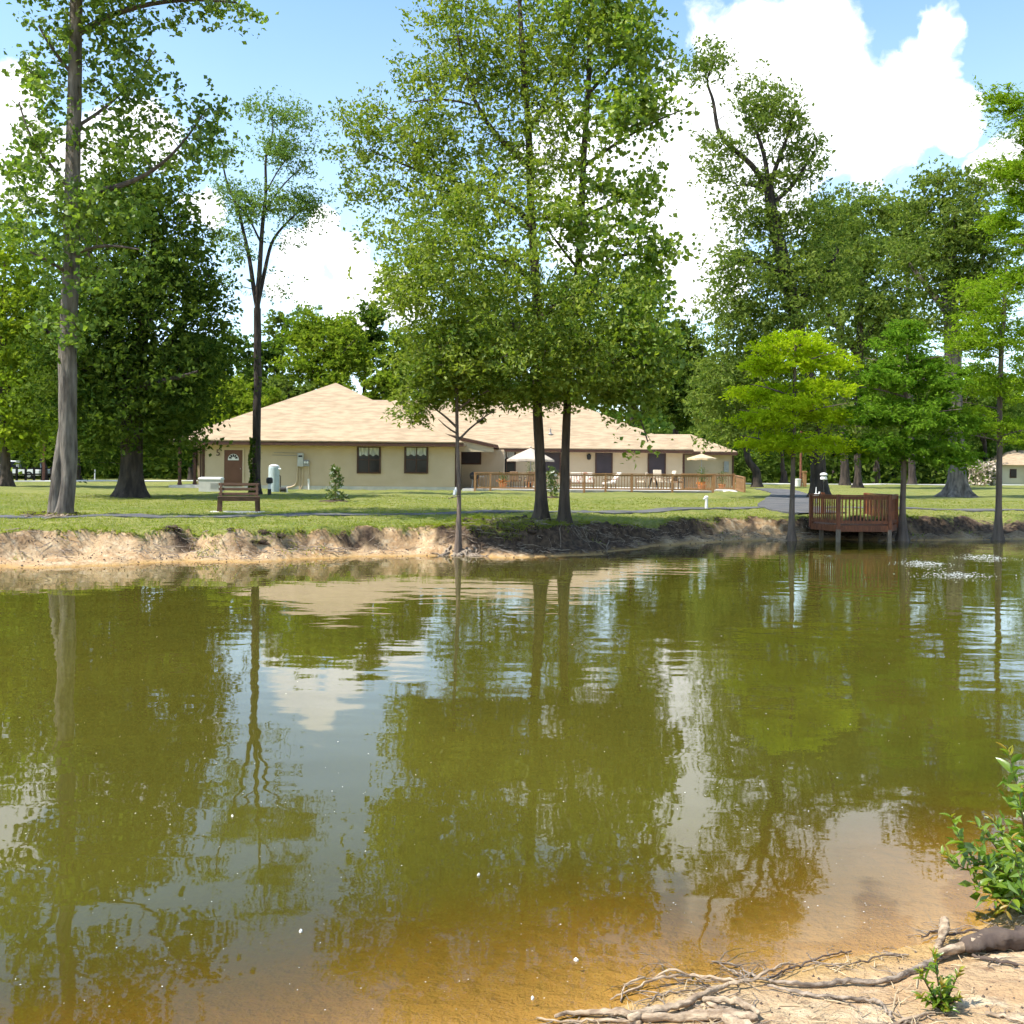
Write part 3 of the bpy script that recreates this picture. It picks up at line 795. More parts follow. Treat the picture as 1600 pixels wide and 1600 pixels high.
    if roots:
        rt = Tubes()
        for k in range(roots[0]):
            a = -math.pi/2 + rg.normal()*0.9; L = roots[1]*(0.5+rg.random())
            q = []; x, y = foot.x+rg.normal()*roots[2], foot.y+rg.normal()*0.15
            m = 9
            for i in range(m):
                q.append((x, y, gz(x, y)+0.012+0.018*math.sin(i*1.3+k)*(0 < i < m-1)+0.012*rg.random()))
                a += rg.normal()*0.35; x += math.cos(a)*L/m; y += math.sin(a)*L/m
            r = roots[3]*(0.4+rg.random()); rt.add(*np_tube(np.array(q), np.linspace(r, r*0.3, m), 5))
        ro = rt.obj('exposed_roots', M[roots[4]], root, foot); ro['kind'] = 'stuff'
    return root
def auto_blobs(cx, cy, rx, ry, rz, k, seed, fill=0.42):
    r = random.Random(seed); out = [(cx, cy, rx*0.62, ry*0.62, 0, rz*0.6, 0.8)]
    for i in range(k):
        a = 2*math.pi*(i+r.random()*0.7)/k
        out.append((cx+rx*0.62*math.cos(a), cy+ry*0.62*math.sin(a), rx*fill*(0.8+0.5*r.random()), ry*fill*(0.7+0.5*r.random()), rz*(r.random()-0.5)*1.1, rz*0.5, 0.9+0.5*r.random()))
    return out

# 1. tall sweet gum at the left with a grooved double trunk
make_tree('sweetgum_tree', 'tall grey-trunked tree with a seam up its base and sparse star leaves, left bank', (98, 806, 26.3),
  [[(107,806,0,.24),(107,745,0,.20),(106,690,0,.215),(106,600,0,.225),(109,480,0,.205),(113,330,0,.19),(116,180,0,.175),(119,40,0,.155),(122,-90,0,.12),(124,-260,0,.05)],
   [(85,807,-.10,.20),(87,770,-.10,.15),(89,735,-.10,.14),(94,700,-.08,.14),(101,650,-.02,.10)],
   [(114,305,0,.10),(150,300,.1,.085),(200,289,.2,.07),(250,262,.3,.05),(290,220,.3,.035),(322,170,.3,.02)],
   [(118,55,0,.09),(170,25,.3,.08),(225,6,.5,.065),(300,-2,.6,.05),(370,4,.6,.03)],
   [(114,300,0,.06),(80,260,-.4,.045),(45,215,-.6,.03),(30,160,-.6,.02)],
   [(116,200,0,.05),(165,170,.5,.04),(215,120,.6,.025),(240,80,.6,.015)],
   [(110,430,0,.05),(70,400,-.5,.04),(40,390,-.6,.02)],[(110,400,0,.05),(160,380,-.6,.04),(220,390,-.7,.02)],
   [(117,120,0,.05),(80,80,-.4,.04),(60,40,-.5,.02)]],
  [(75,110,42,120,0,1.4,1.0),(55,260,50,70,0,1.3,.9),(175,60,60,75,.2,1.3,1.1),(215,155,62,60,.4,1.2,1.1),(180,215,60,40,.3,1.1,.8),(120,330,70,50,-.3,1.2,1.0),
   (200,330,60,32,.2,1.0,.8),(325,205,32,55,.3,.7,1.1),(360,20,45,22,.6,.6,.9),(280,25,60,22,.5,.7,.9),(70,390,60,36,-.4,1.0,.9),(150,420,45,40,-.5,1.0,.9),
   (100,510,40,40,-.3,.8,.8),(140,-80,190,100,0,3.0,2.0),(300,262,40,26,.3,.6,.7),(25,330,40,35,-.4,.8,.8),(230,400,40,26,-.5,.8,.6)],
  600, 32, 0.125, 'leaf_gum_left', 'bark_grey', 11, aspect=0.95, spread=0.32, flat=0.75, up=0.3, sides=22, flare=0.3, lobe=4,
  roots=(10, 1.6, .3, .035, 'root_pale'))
# 2. thin dark three-stemmed tree before the house
make_tree('elm_tree', 'slim dark forked tree with ivy and feathery light leaves before the cream house', (400, 776, 46.5),
  [[(400,776,0,.23),(400,740,0,.19),(401,690,0,.185),(402,620,0,.175),(402,540,0,.17),(402,482,0,.165)],
   [(402,482,0,.11),(394,430,0,.10),(385,380,.2,.08),(372,325,.3,.06),(352,280,.4,.045),(345,235,.4,.025)],
   [(402,485,0,.13),(406,420,-.1,.11),(410,350,-.1,.09),(416,300,0,.07),(414,245,0,.05),(428,205,0,.035),(425,175,0,.02)],
   [(402,480,0,.11),(414,420,.2,.09),(424,375,.3,.07),(450,345,.4,.05),(485,315,.4,.03)],
   [(408,380,0,.05),(385,330,-.5,.04),(360,310,-.6,.025)],[(414,330,0,.05),(440,290,.3,.04),(470,262,.3,.02)],[(416,300,0,.04),(436,262,-.3,.03),(455,240,-.3,.02)]],
  [(408,168,24,10,0,.9,1.1),(448,178,34,16,0,1.1,1.3),(472,196,16,10,0,.6,.8),(440,236,32,22,0,1.2,1.8),(470,262,14,12,.3,.6,.9),(345,235,18,26,.3,.8,1.0),(362,300,24,22,.2,1.0,1.0),(380,330,26,26,0,1.2,1.0),
   (410,310,30,24,0,1.2,1.0),(455,315,34,22,.2,1.2,1.3),(490,318,18,24,.4,.7,1.2),(470,345,26,14,.3,.8,.9),(350,370,18,24,.2,.8,.9),(375,390,16,20,.2,.7,.6),(440,380,12,14,.3,.6,.5),(345,440,14,18,.2,.7,.5),(432,445,10,16,.3,.5,.5)],
  300, 42, 0.14, 'leaf_elm', 'bark_dark', 12, aspect=0.5, spread=0.46, flat=0.55, up=0.6, sides=12, flare=0.45)
# 3. broad dark oak at the left
make_tree('dark_oak_tree', 'broad dark oak with stout black trunk and flared base, left of the house', (206, 781, 41.5),
  [[(206,781,0,.52),(206,740,0,.43),(205,690,0,.42),(204,640,0,.42),(205,590,0,.42)],
   [(205,595,0,.36),(180,520,-.4,.28),(150,440,-.6,.18),(130,360,-.6,.08)],[(205,595,0,.38),(225,510,.3,.30),(240,420,.4,.2),(240,320,.4,.08)],
   [(205,600,0,.25),(260,540,.6,.2),(305,480,.8,.12),(330,420,.8,.05)],[(203,610,0,.22),(140,580,-1,.16),(90,540,-1.6,.1),(60,500,-1.8,.05)],
   [(205,610,0,.2),(240,600,-1.6,.15),(280,590,-2.6,.09),(310,580,-3,.05)]],
  [(215,300,90,60,0,3,1.2),(150,380,80,80,-.5,3,1.1),(265,390,80,80,.3,3,1.2),(200,470,110,80,0,3.6,1.3),(300,480,50,75,.5,2.5,1.1),(120,520,70,80,-1,2.6,1.1),
   (220,580,120,60,0,3.6,1.4),(150,640,80,55,-.6,2.8,1.2),(265,640,75,58,.2,2.8,1.4),(300,565,55,60,.4,2.4,1.2),(90,610,50,60,-1,2.2,1.0),(240,690,60,32,.3,2.2,1.0),(150,700,45,30,0,2,.7)],
  820, 60, 0.21, 'leaf_dark', 'bark_dark', 13, aspect=0.55, spread=0.60, flat=0.7, up=0.7, sides=20, flare=0.55, lobe=5)
# 4. tree at the left edge
make_tree('edge_oak_tree', 'mid green tree with slim trunk at the left edge, behind the grey trunk', (10, 767, 57),
  [[(10,767,0,.36),(8,720,0,.26),(6,640,0,.25),(4,560,0,.22),(6,470,0,.12),(8,400,0,.05)],[(6,620,0,.12),(40,570,.4,.09),(80,530,.6,.04)],[(6,600,0,.12),(-40,540,.4,.09),(-70,500,.6,.04)]],
  [(20,420,65,60,0,3,1),(-30,500,70,70,0,3,1),(50,500,60,70,0,3,1.1),(20,590,80,60,0,3.4,1.1),(60,650,45,50,0,2.4,1.1),(0,670,40,40,-.5,2.4,.8),(85,570,35,60,1,2.2,.8),(30,370,40,40,0,2.4,.8)],
  360, 54, 0.27, 'leaf_bright', 'bark_brown', 14, spread=0.7, flat=0.6)
# 5. the pair on the bank: oak and sweet gum
make_tree('water_oak_tree', 'large leaning-limbed oak, left trunk of the pair on the pond bank', (845, 806, 26.6),
  [[(845,806,0,.185),(845,770,0,.145),(843,700,0,.128),(841,620,0,.122),(840,540,0,.118),(838,450,0,.115),(834,370,0,.11),(829,300,0,.10),(827,240,0,.09),(823,170,0,.08),(817,90,0,.075),(812,10,0,.055),(810,-90,0,.03)],
   [(834,365,0,.085),(818,330,.1,.075),(785,312,.3,.075),(748,298,.5,.06),(700,280,.7,.045),(640,262,.8,.03),(580,235,.9,.018)],
   [(828,262,0,.085),(800,235,-.2,.075),(770,205,-.3,.06),(742,165,-.4,.05),(728,115,-.5,.035),(715,60,-.5,.02)],
   [(828,205,0,.07),(850,160,.2,.06),(880,115,.4,.05),(902,70,.5,.035),(905,20,.5,.02)],
   [(838,440,0,.09),(790,405,-.5,.075),(740,395,-.9,.06),(690,410,-1.2,.04),(640,430,-1.3,.02)],
   [(840,520,0,.08),(780,500,.8,.065),(720,520,1.3,.05),(670,560,1.6,.025)],
   [(840,500,0,.07),(890,460,-1,.055),(940,450,-1.5,.03)],[(840,560,0,.08),(790,545,-1.4,.065),(740,560,-2.2,.045),(690,590,-2.6,.02)],
   [(840,560,0,.08),(900,535,-1.2,.065),(960,540,-1.9,.045),(1010,570,-2.2,.02)],[(742,165,-.4,.03),(690,150,-.8,.025),(640,160,-1,.015)],
   [(700,280,.7,.03),(640,210,.4,.022),(600,180,.3,.012)]],
  [(640,225,90,55,.6,1.5,1.1),(560,200,42,60,.8,1.0,1.2),(700,270,90,45,.5,1.6,1.2),(620,300,60,34,.7,1.1,.9),(710,120,60,60,-.4,1.6,1.0),(720,30,70,60,-.3,1.6,.9),(810,60,60,90,0,1.7,1.1),
   (900,60,60,80,.4,1.6,1.1),(780,190,60,60,-.3,1.5,.8),(740,350,70,40,-.6,1.5,.9),(680,400,75,45,-1.5,2.0,1.2),(640,450,60,40,-1.6,1.8,1.1),(770,440,90,50,-.4,2.2,1.1),(700,510,85,48,-.2,3.2,1.7),
   (830,500,100,50,-.6,3.4,1.2),(920,450,80,50,-1,1.8,1.0),(760,555,95,45,-1.2,3.6,2.8),(900,560,110,48,-1.0,3.4,2.7),(990,565,62,70,-1.5,1.8,2.6),(680,570,65,45,-1.8,2.2,2.3),(830,612,90,22,-1,2,2.2),(740,615,70,20,-1,1.6,1.4),
   (790,-60,140,60,0,2,.7),(720,310,80,50,-2.2,1.5,.7),(840,330,70,50,-2.2,1.5,.6),(640,470,65,55,-3.4,1.5,.75),(700,400,65,55,-3.6,1.5,.75),(765,500,70,50,-3.4,1.5,.75),(800,420,60,55,-3.6,1.5,.75),(860,530,80,40,-3.2,1.5,.75),(910,460,75,45,-3.4,1.5,.75),(700,545,70,36,-3.2,1.4,.75),(640,130,36,40,0,1.0,.9),(660,195,70,45,-.2,1.3,.9),(770,120,60,50,.3,1.4,.9),(610,370,50,36,-.6,1.2,.9),(560,290,36,30,.4,.8,.8),(700,320,70,36,.2,1.4,.9),(860,140,60,70,-.5,1.6,.9),(800,270,60,50,-.8,1.5,.8),(870,230,50,60,-.8,1.3,.8),(870,300,30,40,.6,1,.4),(1000,620,45,40,-1.6,1.4,1.3),(930,612,70,25,-1.4,1.6,1.5)],
  1720, 48, 0.112, 'leaf_oak', 'bark_brown', 15, aspect=0.55, spread=0.33, flat=0.62, up=0.6, sides=18, flare=0.55, lobe=5,
  roots=(26, 1.5, 1.2, .016, 'root_grey'))
make_tree('bank_sweetgum_tree', 'leafy sweet gum, right trunk of the pair on the pond bank', (881, 808, 26.4),
  [[(881,808,0,.165),(880,770,0,.125),(883,700,0,.105),(888,620,0,.10),(894,540,0,.098),(901,450,0,.095),(907,360,0,.09),(912,270,0,.08),(917,170,0,.07),(922,70,0,.06),(925,-40,0,.03)],
   [(907,340,0,.05),(950,320,.2,.04),(1000,300,.3,.03),(1020,310,.3,.015)],[(912,260,0,.05),(960,225,-.3,.04),(1020,190,-.4,.03),(1070,170,-.4,.012)],
   [(905,400,0,.05),(960,400,-.3,.04),(1020,395,-.4,.03),(1060,400,-.4,.012)],[(917,150,0,.05),(960,100,.3,.04),(1010,60,.3,.02)],
   [(890,600,0,.06),(950,600,-1,.05),(1000,640,-1.4,.03),(1012,690,-1.5,.015)],[(903,420,0,.04),(870,380,-.7,.03),(850,350,-.9,.015)]],
  [(980,70,75,70,-0.8,1.3,1.2),(1020,170,60,50,-1.3,1.0,1.2),(960,180,70,55,-1.0,1.3,1.0),(940,280,70,45,-1.0,1.2,1.0),(1000,300,45,45,-0.8,.9,1.0),(950,360,80,40,-1.2,1.2,1.1),(1030,400,34,45,-1.4,.7,1.1),
   (960,440,80,45,-1.4,1.4,1.0),(1000,500,60,45,-1.6,1.3,1.0),(930,0,90,60,-1.0,1.5,1.0),(1000,680,22,26,-2.5,.4,.9),(985,640,35,28,-2.3,.7,.8),(880,350,45,40,-1.6,.9,.7),(1030,560,35,50,-1.8,.9,.9),(960,-70,90,40,-1.0,1.4,.6)],
  430, 32, 0.125, 'leaf_gum', 'bark_brown', 16, aspect=0.9, spread=0.30, flat=0.75, up=0.3, sides=18, flare=0.5, lobe=5,
  roots=(18, 1.3, .9, .016, 'root_grey'))
# 6. thin cypress standing in the pond edge
make_tree('pond_cypress_tree', 'thin leaning cypress with drooping sprays, foot in the water', (716, 866, 24.0),
  [[(719,866,0,.085),(718,800,0,.052),(716,720,0,.043),(714,650,0,.038),(713,590,0,.05),(712,540,0,.03),(712,500,0,.015)],
   [(714,668,0,.03),(690,640,-.2,.022),(660,625,-.3,.012)],[(714,690,0,.03),(740,655,.2,.02),(775,640,.2,.01)],[(714,640,0,.03),(745,610,-.3,.02),(790,600,-.4,.01)],
   [(715,678,0,.025),(694,668,-.3,.015),(685,655,-.3,.008)]],
  [(660,620,40,28,-.3,.7,1.2),(690,585,50,28,-.3,.8,1.2),(745,640,32,25,.2,.6,.6),(780,600,40,26,-.4,.7,1.0),(720,550,55,28,0,.9,1.0),(650,650,22,18,-.3,.4,.8),(712,520,40,30,0,.7,.7)],
  180, 60, 0.11, 'leaf_oak', 'bark_cypress', 17, aspect=0.34, spread=0.30, feather=True, up=0.35, sides=12, flare=0.5, lobe=5,
  roots=(22, .9, .16, .03, 'root_grey'))
# 7-9. bald cypresses at the right
make_tree('lime_cypress_tree', 'young yellow-lime cypress with layered sprays, left of the red deck', (1237, 846, 30.3),
  [[(1234,846,0,.115),(1237,800,0,.078),(1239,740,0,.066),(1240,680,0,.06),(1241,620,0,.05),(1242,570,0,.045),(1243,520,0,.02)]]+
  [[(1240,y,0,.028),(1240+sx*45,y-14,dz,.02),(1240+sx*85,y-20,dz*1.6,.008)] for y, sx, dz in ((700,-1,-.6),(690,1,.5),(660,-1,.6),(650,1,-.7),(620,-.8,-.5),(610,.9,.5),(580,-.7,.4),(570,.8,-.4),(545,.5,.3))],
  [(1240,690,85,14,0,1.4,1.3),(1195,655,52,12,-.4,1.0,1.5),(1295,650,55,14,.3,1.0,1.4),(1190,612,50,14,.4,.9,1.3),(1290,605,60,14,-.3,1.0,1.4),(1240,630,60,18,0,1.3,1.0),(1200,570,45,14,-.2,.8,1.3),
   (1285,565,50,14,.2,.9,1.3),(1240,540,55,14,0,.9,1.4),(1245,525,35,8,0,.6,1.0),(1310,700,45,12,0,1.0,.8),(1180,690,30,10,0,.8,.8)],
  400, 75, 0.115, 'leaf_lime', 'bark_cypress', 18, aspect=0.36, spread=0.36, feather=True, up=0.5, sides=14, flare=0.6, lobe=5, rise=0.05,
  roots=(26, 1.0, .25, .03, 'root_pale'))
make_tree('green_cypress_tree', 'bushy bright green cypress just right of the red deck', (1411, 842, 30.6),
  [[(1408,842,0,.15),(1411,800,0,.088),(1412,740,0,.078),(1413,680,0,.07),(1415,620,0,.07),(1418,560,0,.045),(1420,505,0,.02)]]+
  [[(1413,y,0,.03),(1413+sx*45,y-12,dz,.02),(1413+sx*90,y-16,dz*1.6,.008)] for y, sx, dz in ((710,-1,-.6),(700,1,.5),(665,-1,.6),(655,1,-.7),(620,-.8,-.5),(610,.9,.5),(575,-.7,.4),(570,.8,-.4),(540,.5,.3))],
  [(1415,540,48,36,0,1.0,1.1),(1390,590,60,34,0,1.3,1.2),(1460,590,55,34,.2,1.2,1.2),(1370,645,50,26,-.3,1.2,1.3),(1440,650,65,30,-.4,1.4,1.3),(1490,660,40,30,.2,1.0,1.2),(1380,700,55,20,-.2,1.3,1.3),
   (1460,705,60,20,-.2,1.3,1.3),(1420,515,25,16,0,.6,1.0),(1340,690,30,16,-.2,.8,1.0),(1500,710,35,16,0,.8,1.0)],
  470, 80, 0.12, 'leaf_cypress', 'bark_cypress', 19, aspect=0.38, spread=0.36, feather=True, up=0.5, sides=14, flare=0.6, lobe=5, rise=0.05,
  roots=(20, .9, .3, .03, 'root_grey'))
make_tree('edge_cypress_tree', 'slim airy cypress with light sprays on the far bank, right of the green one', (1560, 838, 31.5),
  [[(1560,838,0,.135),(1561,790,0,.092),(1562,700,0,.082),(1564,600,0,.075),(1568,500,0,.07),(1572,420,0,.03)]]+
  [[(1565,y,0,.026),(1565+sx*40,y-10,dz,.018),(1565+sx*75,y-14,dz*1.6,.008)] for y, sx, dz in ((690,-1,-.5),(680,1,.5),(640,-1,.5),(600,1,-.5),(560,-1,-.4),(500,-.9,.5),(450,.9,.4))],
  [(1545,460,45,26,0,1.1,1.1),(1600,440,40,34,0,1.1,1.0),(1530,535,52,26,-.2,1.1,1.2),(1600,530,40,30,.2,1.0,1.0),
   (1530,595,45,20,.2,1.0,.9),(1590,610,45,22,-.2,1.0,.8),(1575,665,60,14,0,1.1,.8),(1515,645,36,16,-.2,.8,.8),(1600,580,40,30,0,1,.9),(1540,500,45,24,0,1,.9),(1600,690,40,14,0,.9,.7)],
  330, 66, 0.115, 'leaf_fresh', 'bark_cypress', 20, aspect=0.30, spread=0.44, feather=True, up=0.4, sides=14, flare=0.6, lobe=5, rise=0.05,
  roots=(20, .9, .3, .03, 'root_grey'))
make_tree('overhanging_cypress_tree', 'cypress outside the right edge whose green sprays reach into the view against the sky', (1690, 838, 31.0),
  [[(1690,838,0,.22),(1690,700,0,.17),(1688,560,0,.15),(1684,420,0,.12),(1680,280,0,.09),(1676,140,0,.05),(1674,60,0,.02)]]+
  [[(1682,y,0,.035),(1640,y-26,dz,.025),(1585,y-40,dz*1.5,.010)] for y, dz in ((470,.4),(420,-.4),(370,.3),(320,-.3),(270,.4),(220,-.2))],
  [(1570,160,34,24,0,.6,1.1),(1600,195,30,30,0,.7,1.0),(1575,265,46,22,-.2,.7,1.3),(1600,310,40,24,.2,.8,1.2),(1565,345,40,18,.1,.6,1.1),(1605,375,40,24,0,.8,1.0),(1640,250,50,130,0,1.2,.9),(1600,425,40,16,0,.6,.7),(1540,140,14,9,0,.3,.8)],
  400, 66, 0.12, 'leaf_fresh', 'bark_cypress', 24, aspect=0.30, spread=0.40, feather=True, up=0.3, sides=14, flare=0.6, lobe=5, rise=0.05)
# 10. tall tree behind the deck, with an open twisted top
make_tree('tall_oak_tree', 'tall oak with open twisted top and thick dark trunk behind the red deck', (1280, 778, 47.5),
  [[(1280,778,0,.44),(1279,740,0,.35),(1274,680,0,.33),(1262,590,0,.31),(1244,500,.3,.30),(1228,430,.4,.34),(1214,370,.5,.30),(1203,310,.5,.25),(1200,285,.5,.22)],
   [(1201,300,.5,.16),(1180,262,.4,.14),(1145,232,.3,.12),(1122,210,.2,.10),(1117,180,.2,.085),(1115,150,.2,.07),(1100,128,.1,.05),(1112,105,.1,.03),(1120,88,.1,.02)],
   [(1200,290,.5,.13),(1198,255,.6,.11),(1188,220,.6,.09),(1178,195,.6,.06),(1165,180,.6,.03)],
   [(1203,290,.5,.12),(1215,255,.3,.1),(1230,215,.2,.07),(1240,180,.2,.03)],[(1198,300,.5,.08),(1170,285,0,.06),(1150,290,0,.03)],
   [(1205,320,.5,.12),(1240,290,.6,.09),(1270,240,.6,.05)],[(1225,430,.4,.2),(1170,400,-.6,.15),(1130,420,-1,.08)],[(1240,480,.3,.2),(1290,430,.6,.15),(1310,390,.8,.08)]],
  [(1110,95,38,24,0,1.6,1.0),(1090,115,24,20,0,1.2,.8),(1190,170,55,48,.4,2.0,1.1),(1235,200,34,50,.4,1.8,1.1),(1265,245,30,34,.5,1.5,1.1),(1125,245,34,40,.1,1.5,1.0),(1150,290,45,26,.2,1.6,.9),
   (1225,275,45,28,.4,1.6,.8),(1170,345,60,34,.2,2.2,1.0),(1250,340,60,44,.5,2.4,1.0),(1180,420,75,55,-.4,3,1.2),(1280,430,70,60,.8,3,1.1),(1140,500,55,50,-.8,2.6,1.2),(1220,510,80,60,0,3,1.2),
   (1130,590,50,60,-.8,2.6,1.2),(1200,600,70,60,-.3,3,1.1),(1130,660,45,40,-.8,2.4,1.1),(1260,640,70,50,-.4,3,.9)],
  880, 52, 0.18, 'leaf_blue', 'bark_dark', 21, aspect=0.55, spread=0.50, flat=0.65, up=0.6, sides=18, flare=0.6, lobe=4)
# 11-12. big shade trees across the lawn
make_tree('buttressed_oak_tree', 'huge grey trunk with wide flared roots on the far right lawn', (1497, 771, 52),
  [[(1497,771,0,.50),(1496,755,0,.42),(1495,700,0,.38),(1492,620,0,.36),(1488,540,0,.42),(1484,470,0,.33),(1484,400,0,.22),(1490,330,0,.1)],
   [(1487,500,0,.2),(1450,450,.4,.15),(1420,410,.6,.08)],[(1485,480,0,.2),(1530,420,.4,.15),(1555,350,.5,.08)],[(1484,420,0,.12),(1510,340,.4,.08),(1530,300,.4,.04)]],
  [(1480,290,50,22,0,2.4,1.0),(1540,295,26,16,.3,1.4,.9),(1500,350,75,45,0,3,1.2),(1450,400,60,45,0,3,1.1),(1540,400,50,50,.3,2.8,1.0),(1500,450,80,36,0,3,1.0),(1430,330,30,26,0,1.6,.6),(1460,500,60,30,0,2.4,.6),(1530,500,40,40,0,2.4,.7)],
  400, 52, 0.21, 'leaf_blue', 'bark_grey', 22, spread=0.58, flat=0.5, sides=24, flare=1.15, lobe=5)
make_tree('shade_oak_tree', 'rounded oak with grey-green crown behind the yellow-lime cypress', (1340, 757, 84),
  [[(1340,757,0,.34),(1340,740,0,.27),(1340,690,0,.26),(1342,600,0,.26),(1345,500,0,.24),(1348,420,0,.2)],[(1343,560,0,.25),(1300,500,1,.18),(1270,450,1,.08)],[(1344,540,0,.25),(1390,480,1,.18),(1420,430,1,.08)]],
  [(1330,330,70,36,0,5,1.1),(1390,330,44,32,0,4,1.0),(1300,400,60,50,0,5,1.1),(1370,410,75,50,0,5,1.2),(1330,480,90,50,0,6,1.2),(1400,490,50,50,0,4,1.0),(1290,560,50,50,0,4,1.0),(1370,570,70,50,0,5,.9),(1340,650,80,40,0,5,.9)],
  430, 60, 0.32, 'leaf_blue', 'bark_brown', 23, spread=0.9, flat=0.6, sides=16, flare=0.7)
# ------------------------------------------------------------------ trees of the wood behind
def wood_tree(name, label, px, by, d, cx, cy, rx, ry, leaf, bark, seed, clumps=150, per=36, size=0.30, tr=0.3, k=6, spread=None, fill=0.42):
    rz = rx*d/FPX*0.8
    sp = spread or rx*d/FPX*0.17
    skel = [[(px, by, 0, tr*1.3), (px, by-25, 0, tr), (px+(cx-px)*0.4, (by+cy+ry)/2, 0, tr*0.9), (px+(cx-px)*0.8, cy+ry*0.4, 0, tr*0.6), (cx, cy-ry*0.4, 0, tr*0.15)],
            [(px+(cx-px)*0.7, cy+ry*0.7, 0, tr*0.5), (cx-rx*0.4, cy, rz*0.2, tr*0.25), (cx-rx*0.7, cy-ry*0.3, rz*0.2, tr*0.08)],
            [(px+(cx-px)*0.7, cy+ry*0.6, 0, tr*0.5), (cx+rx*0.4, cy-ry*0.1, -rz*0.2, tr*0.25), (cx+rx*0.7, cy-ry*0.4, -rz*0.2, tr*0.08)]]
    return make_tree(name, label, (px, by, d), skel, auto_blobs(cx, cy, rx, ry, rz, k, seed, fill), clumps, int(per*1.4), size*1.25, leaf, bark, seed,
                     spread=sp, flat=0.62, group='trees of the wood beyond the lawn', sides=10, flare=0.4)
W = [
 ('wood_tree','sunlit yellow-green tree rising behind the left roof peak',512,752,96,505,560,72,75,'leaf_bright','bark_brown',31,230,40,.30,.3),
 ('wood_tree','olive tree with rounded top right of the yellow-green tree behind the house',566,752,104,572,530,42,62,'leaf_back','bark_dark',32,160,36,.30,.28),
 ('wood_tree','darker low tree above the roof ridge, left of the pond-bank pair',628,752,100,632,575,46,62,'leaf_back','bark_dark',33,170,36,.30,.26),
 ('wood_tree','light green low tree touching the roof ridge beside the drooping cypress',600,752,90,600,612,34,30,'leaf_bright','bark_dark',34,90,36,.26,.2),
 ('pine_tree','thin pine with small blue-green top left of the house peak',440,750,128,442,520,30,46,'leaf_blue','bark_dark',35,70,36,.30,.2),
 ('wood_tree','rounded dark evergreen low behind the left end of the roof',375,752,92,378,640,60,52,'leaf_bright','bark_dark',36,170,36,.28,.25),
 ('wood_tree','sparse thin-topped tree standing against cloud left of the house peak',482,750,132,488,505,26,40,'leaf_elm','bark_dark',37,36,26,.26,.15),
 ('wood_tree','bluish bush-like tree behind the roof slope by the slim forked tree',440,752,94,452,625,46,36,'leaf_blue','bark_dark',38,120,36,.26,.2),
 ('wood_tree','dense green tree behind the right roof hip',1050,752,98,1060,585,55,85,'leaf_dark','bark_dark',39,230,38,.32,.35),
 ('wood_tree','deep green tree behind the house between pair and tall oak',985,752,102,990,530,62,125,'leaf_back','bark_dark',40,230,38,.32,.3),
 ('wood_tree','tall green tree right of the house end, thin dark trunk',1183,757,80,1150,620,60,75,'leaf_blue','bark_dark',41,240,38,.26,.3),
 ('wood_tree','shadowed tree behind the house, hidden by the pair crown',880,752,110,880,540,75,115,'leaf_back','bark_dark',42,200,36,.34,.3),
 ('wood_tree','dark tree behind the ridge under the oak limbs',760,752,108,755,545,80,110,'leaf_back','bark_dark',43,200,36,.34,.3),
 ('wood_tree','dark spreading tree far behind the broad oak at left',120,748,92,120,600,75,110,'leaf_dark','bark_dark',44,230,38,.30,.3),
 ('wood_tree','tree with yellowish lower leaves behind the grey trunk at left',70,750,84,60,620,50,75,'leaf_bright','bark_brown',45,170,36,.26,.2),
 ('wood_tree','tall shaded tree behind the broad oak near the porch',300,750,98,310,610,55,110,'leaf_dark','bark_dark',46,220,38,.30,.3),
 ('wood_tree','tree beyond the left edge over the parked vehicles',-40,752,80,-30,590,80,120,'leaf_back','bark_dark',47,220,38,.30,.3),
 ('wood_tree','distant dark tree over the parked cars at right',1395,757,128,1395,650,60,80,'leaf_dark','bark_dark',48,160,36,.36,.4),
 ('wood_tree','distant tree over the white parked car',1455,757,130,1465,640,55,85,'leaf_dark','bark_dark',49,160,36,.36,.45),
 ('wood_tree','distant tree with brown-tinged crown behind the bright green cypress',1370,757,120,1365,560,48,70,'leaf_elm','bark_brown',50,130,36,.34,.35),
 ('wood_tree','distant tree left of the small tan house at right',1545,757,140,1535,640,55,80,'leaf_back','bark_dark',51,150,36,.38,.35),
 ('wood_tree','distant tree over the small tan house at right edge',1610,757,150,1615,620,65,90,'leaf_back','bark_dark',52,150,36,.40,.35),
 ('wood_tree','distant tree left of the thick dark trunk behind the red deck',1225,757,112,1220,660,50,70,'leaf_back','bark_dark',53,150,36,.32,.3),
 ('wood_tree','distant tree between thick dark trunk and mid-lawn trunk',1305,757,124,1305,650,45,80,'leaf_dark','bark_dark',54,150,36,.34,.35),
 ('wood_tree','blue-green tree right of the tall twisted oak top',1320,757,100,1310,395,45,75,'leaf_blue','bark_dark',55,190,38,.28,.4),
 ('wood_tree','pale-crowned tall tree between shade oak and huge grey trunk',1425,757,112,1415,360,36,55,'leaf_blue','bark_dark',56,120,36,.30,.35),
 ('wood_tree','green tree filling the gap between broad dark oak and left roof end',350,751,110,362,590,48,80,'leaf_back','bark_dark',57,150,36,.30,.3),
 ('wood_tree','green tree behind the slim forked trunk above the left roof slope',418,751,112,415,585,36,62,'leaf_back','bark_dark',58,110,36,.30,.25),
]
for a in W: wood_tree(*a)

